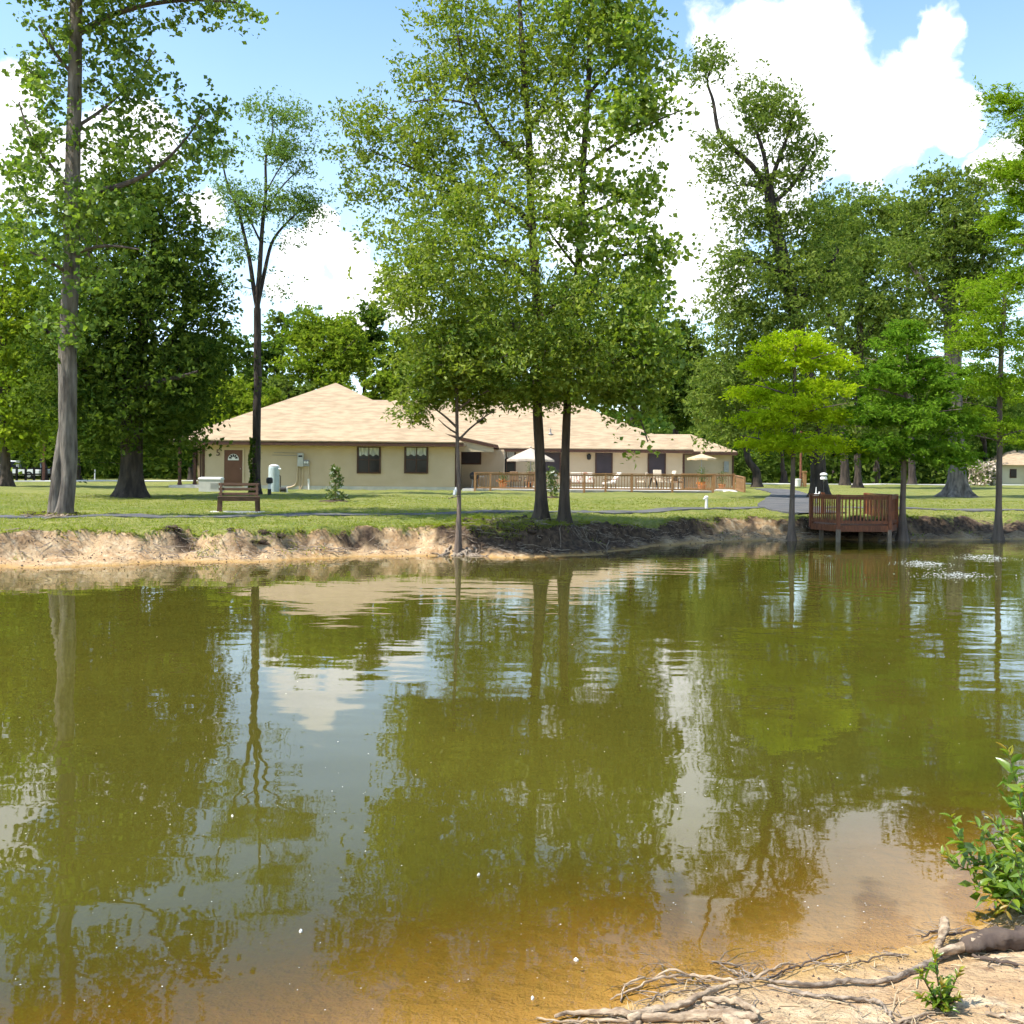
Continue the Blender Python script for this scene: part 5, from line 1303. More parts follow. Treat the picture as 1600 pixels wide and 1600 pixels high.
chair(1029, 61.8, R(5), 'cream padded high-back chair behind the patio dining table', M['wicker'], M['cushion_cream'], h=1.15)
chair(1045, 60.3, R(-75), 'cream padded chair at the right of the patio dining table', M['wicker'], M['cushion_cream'], h=1.1)
chair(1060, 59.0, R(40), 'dark low chair near the right end of the patio front rail', dk, M['wicker'], h=.85)
x = P(1021, 740, 60.2).x
o = empty('dining_table', (x, 60.2, PZ), 'small round patio dining table among cream chairs', 'table')
m = MB(); m.lathe([(.56, .68), (.58, .70), (.56, .72)], 20); m.build('table_top', M['wicker'], o)
for k in range(4):
    a = k*math.pi/2+.5; m = MB(); m.bar((.4*math.cos(a), .4*math.sin(a), 0), (.15*math.cos(a), .15*math.sin(a), .68), .04, .04); m.build('leg', dk, o)
x = P(909, 740, 61).x
o = empty('garden_sofa', (x, 61.0, PZ), 'low garden sofa with floral cushions by the right trunk', 'sofa')
for s_ in (-1, 1):
    m = MB(); m.box((s_*.34, 0, .42), (.64, .55, .14)); m.build('seat_cushion', M['cushion_floral'], o, bevel=.03)
    m = MB(); m.box((s_*.34, .26, .72), (.64, .14, .48), (R(-10), 0, 0)); m.build('back_cushion', M['cushion_floral'], o, bevel=.03)
    m = MB(); m.box((s_*.72, 0, .45), (.06, .6, .30)); m.build('armrest', M['wicker'], o)
    for sy in (-.25, .25):
        m = MB(); m.bbox(s_*.7-.03, s_*.7+.03, sy-.03, sy+.03, 0, .3); m.build('leg', M['wicker'], o)
m = MB(); m.box((0, 0, .31), (1.44, .6, .06)); m.build('frame', M['wicker'], o)
x = P(953, 740, 59.5).x
o = empty('lounge_chair', (x, 59.5, PZ), 'reclined lounge chair with floral cushion behind the patio rail', 'chair', rz=R(-70))
m = MB(); m.box((0, -.1, .36), (.55, .6, .10), (R(6), 0, 0)); m.build('seat_cushion', M['cushion_floral'], o, bevel=.02)
m = MB(); m.box((0, .40, .66), (.55, .10, .75), (R(-38), 0, 0)); m.build('back_cushion', M['cushion_floral'], o, bevel=.02)
for sx in (-.27, .27):
    for sy in (-.32, .25):
        m = MB(); m.bar((sx, sy, 0), (sx, sy*.8, .34), .04, .04); m.build('leg', M['wicker'], o)
    m = MB(); m.bar((sx*1.1, -.3, .55), (sx*1.1, .3, .58), .05, .04); m.build('armrest', M['wicker'], o)
# grill
x = P(741, 740, 57.2).x
o = empty('barbecue_grill', (x, 57.2, PZ), 'dark barbecue grill at the patio front left corner', 'grill')
m = MB(); m.lathe([(.05, .48), (.22, .55), (.26, .72)], 14); m.build('bowl', dk, o)
m = MB(); m.lathe([(.262, .722), (.24, .84), (.12, .93), (.02, .95)], 14); m.build('lid', dk, o)
for k in range(3):
    a = k*2.09; m = MB(); m.bar((.26*math.cos(a), .26*math.sin(a), 0), (.14*math.cos(a), .14*math.sin(a), .56), .03, .03); m.build('leg', M['steel'], o)
m = MB(); m.bbox(.30, .55, -.2, .2, .66, .69); m.build('side_shelf', M['white_paint'], o)
# planters
def planter(px, d, label, seed, h, flower, dead=False):
    r = random.Random(seed); rg = np.random.default_rng(seed)
    x = P(px, 740, d).x; o = empty('flower_pot', (x, d, PZ), label, 'planter', 'terracotta flower pots on the patio')
    m = MB(); m.lathe([(.15, 0), (.22, .26), (.25, .27), (.25, .33), (.20, .32)], 16); m.build('pot', M['terracotta'], o)
    n = 240; c = rg.normal(size=(n, 3))*np.array([.12, .12, h*.28])+np.array([0, 0, .33+h*.45]); c[:, 2] = np.maximum(c[:, 2], .33)
    V, F, T = leaves_np(c, n, rg, .11, .4, .3, rg.random(n)); link('foliage', np_mesh('foliage', V, [F], M['leaf_shrub'], False, {'tint': T}), o)['kind'] = 'stuff'
    if flower:
        n = 90; c = rg.normal(size=(n, 3))*np.array([.15, .15, .06])+np.array([0, 0, .42])
        V, F, T = leaves_np(c, n, rg, .09, .8, .8, rg.random(n)); link('blossoms', np_mesh('blossoms', V, [F], M['petal_orange'], False, {'tint': T}), o)['kind'] = 'stuff'
    m = MB(); m.tube([(0, 0, .3), (.02, 0, .33+h*.9)], [.014, .006], 6); m.build('stem', M['stem_red'], o)
planter(786, 57.6, 'terracotta pot with orange flowers behind the rail left of the twin trunks', 1, .55, True)
planter(1097, 57.3, 'terracotta pot with a tall leafy stem under the tan umbrella', 2, 1.0, True)
planter(1128, 63.0, 'terracotta pot with leafy plant right of the tan umbrella', 3, .8, False)
planter(828, 64.0, 'potted dark leafy plant below the white umbrella', 4, 1.5, False)

# ------------------------------------------------------------------ red deck over the pond
DZ = 0.50
A_, B_, C_, D_ = (P(1267, 822, 31.0), P(1310, 822, 29.7), P(1390, 822, 29.7), P(1400, 822, 31.0))
E_, F_ = P(1352, 822, 33.0), P(1285, 822, 33.0)
pts = [(q.x, q.y) for q in (A_, B_, C_, D_, E_, F_)]
c0 = Vector((sum(p[0] for p in pts)/6, sum(p[1] for p in pts)/6, DZ))
deck = empty('pond_deck', c0, 'small red-brown wooden deck with balustrade standing over the pond edge', 'deck')
wr, wl = M['wood_red'], M['wood_red_light']
def loc2(p): return Vector((p[0]-c0.x, p[1]-c0.y, 0))
q = [loc2(p) for p in pts]
def clip_row(poly, y0, y1):
    """x-range of the deck at the middle of a board row"""
    y = (y0+y1)/2; xs = []
    for i in range(len(poly)):
        a, b = poly[i], poly[(i+1) % len(poly)]
        if (a.y > y) != (b.y > y): xs.append(a.x+(b.x-a.x)*(y-a.y)/(b.y-a.y))
    return (min(xs), max(xs)) if len(xs) >= 2 else None
ymin, ymax = min(v.y for v in q), max(v.y for v in q); y = ymin+.01
while y < ymax-.05:
    r_ = clip_row(q, y, y+.13)
    if r_: m = MB(); m.bbox(r_[0]+.02, r_[1]-.02, y, y+.128, -.035, 0.0); m.build('deck_board', wr, deck)
    y += .138
HB = .86
bal = MB().box((0, 0, HB/2), (.034, .034, HB-.14)).mesh('baluster', wr)
bal2 = MB().box((0, 0, HB/2), (.034, .034, HB-.14)).mesh('baluster', wl)
for i in range(5):
    a, b = q[i], q[(i+1) % 6]
    if i == 4: continue                        # open to the walkway
    t = (b-a).normalized(); L = (b-a).length
    m = MB(); m.bar(a+Vector((0, 0, -.10)), b+Vector((0, 0, -.10)), .045, .17); m.build('rim_board', wr, deck)
    m = MB(); m.bar(a+Vector((0, 0, HB)), b+Vector((0, 0, HB)), .13, .04); m.build('top_rail', wr, deck)
    m = MB(); m.bar(a+Vector((0, 0, HB-.07)), b+Vector((0, 0, HB-.07)), .04, .085); m.build('upper_rail', wr, deck)
    m = MB(); m.bar(a+Vector((0, 0, .09)), b+Vector((0, 0, .09)), .04, .085); m.build('bottom_rail', wr, deck)
    n = int(L/.105)
    for k in range(1, n): link('baluster', bal2 if (k*7+i*3) % 5 == 0 else bal, deck, a+t*L*k/n)
for i, v in enumerate(q):
    m = MB(); m.bbox(v.x-.05, v.x+.05, v.y-.05, v.y+.05, -.12, HB+.03); m.build('post', wl if i in (3,) else wr, deck)
for v in (q[1], q[2], (q[0]+q[1])*.5+Vector((.1, .6, 0)), (q[1]+q[2])*.5+Vector((.15, .7, 0))):
    m = MB(); m.bbox(v.x-.055, v.x+.055, v.y-.055+.02, v.y+.055+.02, -DZ-.7, -.125); m.build('support_post', M['wood_grey'], deck)
m = MB(); m.bar(q[0]+Vector((.05, .15, -.12)), q[3]+Vector((-.05, .15, -.12)), .05, .16); m.build('joist', M['wood_grey'], deck)

# domed feeder and white marker by the thick trunk
g = gd(1287, 43)
o = empty('bird_feeder', g, 'white-domed bird feeder on a thin post before the thick dark trunk', 'bird feeder')
zt = P(1287, 741, 43).z-g.z
m = MB(); m.tube([(0, 0, -.1), (0, 0, zt-.3)], .018, 8); m.build('pole', dk, o)
m = MB(); m.lathe([(.14, zt-.22), (.145, zt-.17), (.12, zt-.10), (.05, zt-.06)], 16); m.build('tray', M['white_paint'], o)
m = MB(); m.lathe([(.16, zt-.05), (.15, zt+.01), (.09, zt+.055), (.01, zt+.07)], 16); m.build('dome', M['white_paint'], o, smooth=True)
m = MB(); m.tube([(0, 0, zt-.3), (0, 0, zt-.02)], .03, 8); m.build('seed_tube', M['steel'], o)
g = gd(1275, 40)
o = empty('lawn_marker', g, 'small white pump-shaped marker with upright stem left of the domed feeder', 'marker')
m = MB(); m.tube([(0, 0, -.1), (0, 0, .22)], .03, 8); m.build('stake', M['steel'], o)
m = MB(); m.lathe([(.04, .22), (.11, .25), (.12, .34), (.05, .39)], 12); m.tube([(.06, 0, .33), (.13, 0, .40), (.14, 0, .46)], .03, 8); m.build('head', M['white_paint'], o)
m = MB(); m.tube([(0, 0, .38), (.01, 0, .64)], [.028, .012], 8); m.build('stem', M['white_paint'], o)
# white tag and stub on the thin cypress
g = P(711, 768, 23.85)
o = empty('bird_box', g, 'small white object with a stick fixed to the thin cypress trunk', 'bird box')
m = MB(); m.lathe([(.02, -.14), (.07, -.10), (.075, .04), (.045, .10), (.01, .14)], 9); m.v = [(x*.55+.02*math.sin(9*z), y*.5, z*.75) for x, y, z in m.v]; m.build('box', M['white_paint'], o)
m = MB(); m.tube([(.09, 0, -.10), (-.04, -.04, -.13), (-.16, -.06, -.17)], [.016, .014, .008], 7); m.build('perch', M['wood_grey'], o)
# ivy on the slim trunk
elm = bpy.data.objects['elm_tree']
rg = np.random.default_rng(4); n = 900
hz_ = rg.random(n)*2.5+.1; an = math.pi+rg.normal(size=n)*.9; rr_ = .24+.05*rg.random(n)+.05*np.sin(hz_*5)
V, F, T = leaves_np(np.stack([np.cos(an)*rr_-.02, np.sin(an)*rr_, hz_], 1), n, rg, .10, .85, .0, np.clip(.3+.3*rg.normal(size=n), 0, 1))
link('ivy', np_mesh('ivy', V, [F], M['leaf_dark'], False, {'tint': T}), elm)['kind'] = 'stuff'

# ------------------------------------------------------------------ far things
def car(px, d, rz, label, paint, pickup=False, zoff=0.06):
    g = gd(px, d); g.z += zoff
    o = empty('parked_car', g, label, 'car', 'vehicles parked beyond the lawn', rz)
    L, Wd = 4.5, 1.75
    low = [(-2.25, .35), (-2.2, .75), (-1.5, .88), (1.2, .90), (2.1, .78), (2.25, .5), (2.2, .30), (-2.2, .28)]
    def extrude(poly, w0, w1, nm, mat, par):
        n = len(poly); zs = [p[1] for p in poly]; zm, zM = min(zs), max(zs)
        wd = [w0+(w1-w0)*(p[1]-zm)/(zM-zm) for p in poly]
        mm = MB(); mm.add([(p[0], -w/2, p[1]) for p, w in zip(poly, wd)]+[(p[0], w/2, p[1]) for p, w in zip(poly, wd)],
                          [tuple(range(n)), tuple(range(2*n-1, n-1, -1))]+[(i, i+n, (i+1) % n+n, (i+1) % n) for i in range(n)])
        return mm.build(nm, mat, par, bevel=.04)
    body = extrude(low, Wd, Wd-.06, 'body', paint, o)
    cab = [(-1.45, .87), (-.95, 1.38), (.35, 1.42), (1.15, .89)] if not pickup else [(-.35, .87), (-.25, 1.60), (.8, 1.62), (1.4, .89)]
    extrude(cab, Wd-.08, Wd-.42, 'roof', paint, o)
    s = [(x*.93+.0, .90+(z-.88)*.86) for x, z in cab]
    cabs = extrude(s, Wd-.06, Wd-.37, 'windows', M['glass_dark'], o)
    for sx in (-1.35, 1.4):
        for sy in (-1, 1):
            m = MB(); m.tube([(sx, sy*.66, .32), (sx, sy*.88, .32)], .33, 16); w = m.build('wheel', M['tyre'], o)
            m = MB(); m.tube([(sx, sy*.84, .32), (sx, sy*.895, .32)], .20, 12); m.build('rim', M['steel'], w)
    for sy in (-.6, .6):
        m = MB(); m.box((2.2, sy, .62), (.10, .32, .14)); m.build('headlight', M['white_paint'], o)
    return o
car(1402, 150, R(250), 'dark blue pickup parked under the trees left of the sedan', M['car_blue'], True)
car(1429, 152, R(215), 'dark grey sedan parked between blue pickup and white car', M['car_dark'])
car(1458, 156, R(245), 'white car parked beside the huge grey trunk', M['car_white'])
car(24, 92, R(190), 'white pickup parked beyond the wire fence at the left edge', M['car_white'], True)
car(46, 98, R(175), 'white car parked right of the white pickup at the left edge', M['car_white'])
# wire fence at far left
fx = [(-60, 79), (2, 81), (12, 81.3), (26, 82), (40, 82.6), (53, 83), (66, 83.6), (80, 84)]
fp = [gd(a, b) for a, b in fx]
o = empty('wire_fence', fp[0], 'dark post and rail fence across the far left lawn', 'fence')
for p in fp:
    v = p-fp[0]; m = MB(); m.bbox(v.x-.07, v.x+.07, v.y-.07, v.y+.07, v.z-.1, v.z+1.15); m.build('post', M['bark_dark'], o)
for h in (.55, 1.02):
    for a, b in zip(fp[:-1], fp[1:]):
        m = MB(); m.bar(a-fp[0]+Vector((0, -.09, h)), b-fp[0]+Vector((0, -.09, h)), .04, .12); m.build('rail', M['bark_dark'], o)
for nm, px, d, h, r_, mat, lab in (('marker_post', 148, 88, 1.0, .05, 'white_paint', 'thin pale marker post on the lawn edge left of the broad oak'),
                                 ('wooden_pole', 68, 80, 4.6, .11, 'rust_pole', 'slim reddish wooden pole right of the far left fence'),
                                 ('wooden_pole', 1251, 92, 5.0, .12, 'rust_pole', 'slim reddish pole between lime cypress trunk and thick dark trunk')):
    g = gd(px, d); m = MB(); m.tube([(0, 0, -.2), (0, 0, h*.5), (.02, 0, h)], [r_, r_*.95, r_*.85], 10); tag(m.build(nm, M[mat], None, loc=g), lab, 'post' if nm == 'marker_post' else 'pole')
g = gd(1246, 91); o = empty('white_bucket', g, 'white container at the foot of the slim reddish pole', 'bucket')
m = MB(); m.lathe([(.26, 0), (.32, .6)], 14); m.build('bucket', M['white_paint'], o); m = MB(); m.lathe([(.34, .602), (.34, .66), (.05, .69)], 14); m.build('lid', M['white_paint'], o)
g = gd(1257, 91); m = MB(); m.bbox(-.14, .14, -.14, .14, -.1, 1.25); m.box((0, 0, 1.33), (.36, .36, .14)); tag(m.build('hydrant_post', M['wood_patio'], None, loc=g), 'short tan wooden post right of the slim reddish pole', 'post')
# small tan house at the right
fh = empty('far_house', gd(1600, 135), 'small cream house with tan hip roof at the right edge', 'house')
wx = 14; m = MB(); m.bbox(-3.4, wx, 0, 8, -.2, 2.5); m.build('wall', M['far_wall'], fh)
m = MB(); m.add([(-4.2, -.8, 2.5), (wx+1, -.8, 2.5), (wx+1, 8.8, 2.5), (-4.2, 8.8, 2.5), (.6, 4, 4.6), (wx-4, 4, 4.6)], [(0,1,5,4),(1,2,5),(2,3,4,5),(3,0,4),(3,2,1,0)]); m.build('roof', M['shingle'], fh)
for x_ in (-1.9, 1.4, 4.5):
    m = MB(); m.bbox(x_, x_+.9, -.05, -.005, .8, 2.0); w = m.build('window', M['trim_brown'], fh); m = MB(); m.bbox(x_+.1, x_+.8, -.07, -.055, .9, 1.9); m.build('pane', M['glass_dark'], w)
for x_ in (0.2, 3.5):
    m = MB(); m.bbox(x_-.09, x_+.09, -.7, -.52, -.1, 2.49); m.build('porch_post', M['trim_brown'], fh)
# pale flowering shrubs before it
def blossom(px, d, w, h, label, seed):
    g = gd(px, d); rg = np.random.default_rng(seed); o = empty('flowering_shrub', g, label, 'shrub', 'pale flowering shrubs at the right')
    n = 900; v = rg.normal(size=(n, 3)); v /= np.linalg.norm(v, axis=1, keepdims=True); v *= (rg.random(n)**.4)[:, None]
    lump = 1+.3*np.sin(v[:, :1]*6+seed)+.2*np.sin(v[:, 2:]*7)
    c = v*lump*np.array([w, w, h*.5])+np.array([0, 0, h*.55])
    V, F, T = leaves_np(c[:560], 560, rg, .30, .7, .6, rg.random(560)); link('blossoms', np_mesh('blossoms', V, [F], M['petal_pink'], False, {'tint': T}), o)['kind'] = 'stuff'
    V, F, T = leaves_np(c[560:], n-560, rg, .30, .6, .5, rg.random(n-560)); link('foliage', np_mesh('foliage', V, [F], M['leaf_back'], False, {'tint': T}), o)['kind'] = 'stuff'
    m = MB()
    for k in range(5): m.tube([(0, 0, -.1), (.3*math.cos(k*1.25)*w, .3*math.sin(k*1.25)*w, h*.6)], [.05, .02], 5)
    m.build('stem', M['twig'], o)
blossom(1523, 112, .8, 3.0, 'tall pale pink flowering shrub right of the huge grey trunk', 3)
blossom(1538, 110, .9, 2.2, 'pale pink flowering shrub beside the edge cypress trunk', 4)
blossom(1549, 108, .7, 2.6, 'pale flowering shrub close against the edge cypress trunk', 5)

# ------------------------------------------------------------------ fountain splashes
def splash(px, py, w, label, seed):
    d = EYE*FPX/(py-HOR-(px-800)*math.sin(ROLL)); x = P(px, py, d).x
    rg = np.random.default_rng(seed); o = empty('fountain_splash', (x, d, 0), label, 'fountain', 'aerator splashes on the pond')
    W2 = w*d/FPX
    n = 260
    px_ = rg.normal(size=n)*.6*W2; py_ = rg.normal(size=n)*.30; h = np.abs(rg.normal(size=n))*.035*np.exp(-(px_/W2)**2)
    V = []; F = []
    oc = np.array([(1,0,0),(-1,0,0),(0,1,0),(0,-1,0),(0,0,1),(0,0,-1)], dtype=float); fc = np.array([(0,2,4),(2,1,4),(1,3,4),(3,0,4),(2,0,5),(1,2,5),(3,1,5),(0,3,5)])
    s_ = (.002+.0055*rg.random(n)**2)*(1+.6*np.exp(-(px_/W2)**2))
    V = (oc[None]*s_[:, None, None]*np.array([2.6, 1.6, .5])+np.stack([px_, py_, h+.004], 1)[:, None]).reshape(-1, 3)
    F = (fc[None]+6*np.arange(n)[:, None, None]).reshape(-1, 3)
    link('spray', np_mesh('spray', V, [F], M['foam'], True), o)['kind'] = 'stuff'
    m = MB(); m.lathe([(.10, -.4), (.12, -.06), (.05, -.01)], 12); m.build('nozzle', M['black_metal'], o)
splash(1446, 882, 38, 'left white fountain splash on the water right of the deck', 1)
splash(1536, 872, 34, 'farther white fountain splash near the right edge', 2)
splash(1494, 900, 52, 'nearest white fountain splash between the other two', 3)
# ------------------------------------------------------------------ near shore
def root_line(pix, r, lifts=None, n=None):
    """a root following pixels of the near bank, lying on the ground"""
    q = []
    for i, (a, b) in enumerate(pix):
        lf = lifts[i] if lifts else .01
        p = gp(a, b, lf); q.append(p)
    # resample
    A = np.array([tuple(v) for v in q]); seg = np.linalg.norm(np.diff(A, axis=0), axis=1); cum = np.concatenate([[0], np.cumsum(seg)])
    m = max(10, int(cum[-1]/.022)); u = np.linspace(0, cum[-1], m)
    B = np.stack([np.interp(u, cum, A[:, k]) for k in range(3)], 1)
    for _ in range(4): B[1:-1] = .25*B[:-2]+.5*B[1:-1]+.25*B[2:]
    rg = np.random.default_rng(int(pix[0][0]*7+pix[0][1]))
    B[1:-1] += rg.normal(size=(m-2, 3))*.0030
    rad = np.interp(u, np.linspace(0, cum[-1], len(r)), r)*0.72*(1+.09*rg.normal(size=m)+.06*np.sin(u*45+rg.random()*6))
    ph = rg.random(4)*6
    def knob(ps, th):
        i = np.arange(len(ps))[:, None]
        return 1+.13*np.sin(3*th[None]+i*.35+ph[0])+.10*np.sin(5*th[None]-i*.6+ph[1])+.07*rg.normal(size=(len(ps), len(th)))
    return np_tube(B, rad, 11, knob, True)
def root_thing(name, label, lines, cat='roots'):
    first = gp(*lines[0][0][0]); o = empty(name, first, label, cat)
    rg = np.random.default_rng(len(lines)+int(first.x*100)); fine = Tubes()
    for pix, r, mat, lf in lines:
        t = Tubes(); t.add(*root_line(pix, r, lf)); t.obj('root', M[mat], o, first)
        for k in range(9):                     # hair-thin side rootlets
            i = rg.integers(0, len(pix)-1); f = rg.random(); a = (pix[i][0]+(pix[i+1][0]-pix[i][0])*f, pix[i][1]+(pix[i+1][1]-pix[i][1])*f)
            p = gp(a[0], a[1], .012); an = rg.random()*6.28; L = .05+.16*rg.random(); q = [tuple(p)]
            x, y = p.x, p.y
            for j in range(5):
                an += rg.normal()*.5; x += math.cos(an)*L/5; y += math.sin(an)*L/5; q.append((x, y, max(gz(x, y), -.01)+.004+.008*rg.random()))
            w = .0012+.0022*rg.random(); fine.add(*np_tube(np.array(q), np.linspace(w, w*.4, 6), 5))
    fo = fine.obj('rootlets', M['root_grey'], o, first); fo['kind'] = 'stuff'
    return o
L1 = [.012]
root_thing('root_tangle', 'tangle of bleached bare roots at the water edge, bottom middle', [
  ([(868,1588),(905,1580),(960,1583),(1010,1590),(1080,1588),(1140,1584),(1180,1590)], [.008,.013,.016,.02,.026,.022], 'root_pale', [.02]*7),
  ([(838,1590),(860,1596),(900,1596),(950,1594),(1000,1597)], [.004,.006,.009,.010], 'root_pale', [.012]*5),
  ([(985,1590),(1030,1578),(1075,1566),(1110,1548),(1140,1536)], [.020,.018,.015,.010], 'root_pale', [.025]*5),
  ([(1140,1536),(1180,1530),(1200,1518),(1226,1503),(1246,1508)], [.009,.008,.006,.004], 'root_pale', [.03,.03,.05,.06,.03]),
  ([(1160,1534),(1120,1530),(1080,1523),(1050,1524),(1020,1530),(985,1548),(954,1562)], [.008,.008,.007,.006,.004], 'root_pale', [.03,.035,.04,.04,.035,.02,.01]),
  ([(1020,1530),(1035,1516),(1048,1513),(1070,1520),(1110,1532)], [.005,.006,.006,.005], 'root_pale', [.03,.06,.065,.05,.03]),
  ([(1008,1527),(985,1530),(972,1540),(970,1565)], [.004,.005,.004,.003], 'root_pale', [.04,.05,.03,.005]),
  ([(1010,1575),(1020,1557),(1040,1552),(1090,1545),(1110,1540)], [.003,.004,.004,.003], 'root_grey', [.012]*5),
  ([(1100,1562),(1140,1560),(1170,1572),(1185,1582)], [.014,.016,.017,.012], 'root_pale', [.03]*4),
  ([(1105,1566),(1130,1578),(1150,1590)], [.012,.012,.01], 'root_pale', [.02]*3),
  ([(960,1585),(1000,1578),(1040,1576)], [.006,.007,.006], 'root_pale', [.018]*3),
  ([(1125,1582),(1150,1600),(1190,1612)], [.02,.03,.03], 'root_pale', [.02]*3)])
root_thing('root_strand', 'grey weathered root running along the sand behind the small sprout', [
  ([(1184,1528),(1210,1533),(1250,1538),(1300,1535),(1340,1530),(1365,1536),(1400,1528),(1440,1510),(1475,1492),(1510,1478)], [.008,.012,.013,.014,.014,.018], 'root_grey', [.018]*10),
  ([(1200,1540),(1240,1550),(1290,1556),(1340,1562),(1372,1562),(1395,1590)], [.006,.008,.009,.009,.006], 'root_grey', [.015]*6),
  ([(1112,1502),(1140,1503),(1160,1512),(1180,1526)], [.004,.005,.005,.006], 'root_grey', [.03,.035,.02,.012]),
  ([(1118,1504),(1145,1516),(1172,1530)], [.003,.004,.004], 'root_grey', [.02]*3),
  ([(1200,1532),(1225,1515),(1260,1503),(1300,1490),(1330,1486)], [.004,.005,.005,.004], 'root_dark', [.015]*5),
  ([(1290,1510),(1340,1505),(1385,1490),(1420,1492)], [.003,.004,.003], 'root_dark', [.012]*4),
  ([(1390,1600),(1420,1592),(1460,1582)], [.008,.009,.006], 'root_pale', [.012]*3)])
root_thing('driftwood_log', 'half-buried log with pale broken stub on the bank, lower right', [
  ([(1510,1477),(1535,1470),(1570,1468),(1620,1464)], [.040,.052,.058,.06], 'root_dark', [.045]*4),
  ([(1466,1490),(1490,1482),(1515,1474),(1540,1468)], [.016,.024,.032,.036], 'root_pale', [.04,.04,.048,.05]),
  ([(1464,1480),(1472,1462),(1480,1444),(1476,1436)], [.020,.022,.026,.024], 'root_pale', [.02,.05,.085,.10]),
  ([(1476,1462),(1510,1455),(1560,1452),(1600,1455)], [.006,.007,.006,.005], 'root_dark', [.03]*4),
  ([(1440,1464),(1460,1454),(1478,1452)], [.004,.005,.006], 'root_dark', [.02]*3),
  ([(1520,1492),(1550,1500),(1590,1508)], [.008,.009,.007], 'root_dark', [.015]*3),
  ([(1540,1582),(1580,1590),(1620,1604)], [.008,.009,.008], 'root_pale', [.015]*3)], 'log')
def straw():
    """dry pine straw, bark crumbs and pebbles on the sand"""
    rg = np.random.default_rng(12); t = Tubes()
    x = rg.random(9000)*5.2-1.2; y = 2.6+rg.random(9000)*2.8
    z, s, _ = terrain(x, y); pat = fbm(x*2.1, y*2.1, 33)+.4*fbm(x*6, y*6, 34)
    ok = (s > .03) & (pat > -.06+.25*rg.random(9000)-.1) & (y < 5.2); x, y, z = x[ok][:1500], y[ok][:1500], z[ok][:1500]
    for i in range(len(x)):
        a = rg.normal()*1.0+.4; L = .03+.10*rg.random()**2; r_ = .0009+.0016*rg.random()
        dx, dy = math.cos(a)*L, math.sin(a)*L; zz = z[i]
        k = .004*rg.random()
        pp = np.array([[x[i], y[i], zz+.004], [x[i]+dx*.5, y[i]+dy*.5, zz+.007+k*2], [x[i]+dx, y[i]+dy, zz+.004+.012*rg.random()]])
        t.add(*np_tube(pp, [r_, r_, r_*.6], 4))
    o = link('straw_litter', np_mesh('straw_litter', np.concatenate(t.V), [np.concatenate(t.F)], M['straw'], False))
    tag(o, 'dry straw and twig litter strewn on the near sandy bank', 'litter', kind='stuff')
    # crumbs of bark and small clods
    rg = np.random.default_rng(13); n = 9000
    x = rg.random(n)*5-1; y = 2.8+rg.random(n)*2.6; z, s, _ = terrain(x, y); ok = (s > .02); x, y, z = x[ok][:2600], y[ok][:2600], z[ok][:2600]; n = len(x)
    oc = np.array([(1,0,0),(-1,0,0),(0,1,0),(0,-1,0),(0,0,1),(0,0,-1)], dtype=float); fc = np.array([(0,2,4),(2,1,4),(1,3,4),(3,0,4),(2,0,5),(1,2,5),(3,1,5),(0,3,5)])
    sz = .0015+.006*rg.random(n)**4
    V = (oc[None]*sz[:, None, None]*(.6+.8*rg.random((n, 6, 1)))+np.stack([x, y, z+sz*.3], 1)[:, None]).reshape(-1, 3)
    F = (fc[None]+6*np.arange(n)[:, None, None]).reshape(-1, 3)
    o = link('clods', np_mesh('clods', V, [F], M['root_dark'], False)); tag(o, 'dark crumbs of bark and earth scattered on the near sand', 'clods', kind='stuff')
straw()
def bank_litter():
    """root ends, stones and crumbs on the far cut bank"""
    rg = np.random.default_rng(21); t = Tubes()
    n = 16000; d = 19.6+12*rg.random(n); x = (rg.random(n)*1800-900)/1600*d
    z, s, dr = terrain(x, d); pat = fbm(x*.7, d*.7, 35)
    ok = (s > .05) & (dr > .6) & (z > .03) & (pat > -.02); x, y, z = x[ok][:1700], d[ok][:1700], z[ok][:1700]
    for i in range(len(x)):
        a = rg.normal()*.9+(0 if rg.random() < .6 else 1.6); L = .10+.45*rg.random()**2; r_ = .004+.010*rg.random()**2
        pp = []
        for k in range(4):
            xx, yy = x[i]+math.cos(a)*L*k/3, y[i]-abs(math.sin(a))*L*k/3*.6; pp.append((xx, yy, max(z[i]-.25*k/3*abs(math.sin(a))*L, .02)+.02+.05*rg.random()))
        t.add(*np_tube(np.array(pp), [r_, r_, r_*.8, r_*.4], 4))
    o = link('bank_roots', np_mesh('bank_roots', np.concatenate(t.V), [np.concatenate(t.F)], M['root_grey'], False))
    tag(o, 'thin bleached root ends hanging from the far cut bank', 'roots', kind='stuff')
    rg = np.random.default_rng(22); n = 30000; d = 19.6+12.5*rg.random(n); x = (rg.random(n)*1800-900)/1600*d
    z, s, dr = terrain(x, d); ok = (s > .0) & (dr > .55) & (z > 0); x, y, z = x[ok][:5200], d[ok][:5200], z[ok][:5200]; n = len(x)
    oc = np.array([(1,0,0),(-1,0,0),(0,1,0),(0,-1,0),(0,0,1),(0,0,-1)], dtype=float); fc = np.array([(0,2,4),(2,1,4),(1,3,4),(3,0,4),(2,0,5),(1,2,5),(3,1,5),(0,3,5)])
    sz = .004+.020*rg.random(n)**6
    V = (oc[None]*sz[:, None, None]*(.6+.8*rg.random((n, 6, 1)))+np.stack([x, y, z+sz*.2], 1)[:, None]).reshape(-1, 3)
    F = (fc[None]+6*np.arange(n)[:, None, None]).reshape(-1, 3)
    o = link('bank_clods', np_mesh('bank_clods', V, [F], M['root_dark'], False)); tag(o, 'dark clods of earth strewn over the far cut bank', 'clods', kind='stuff')
bank_litter()
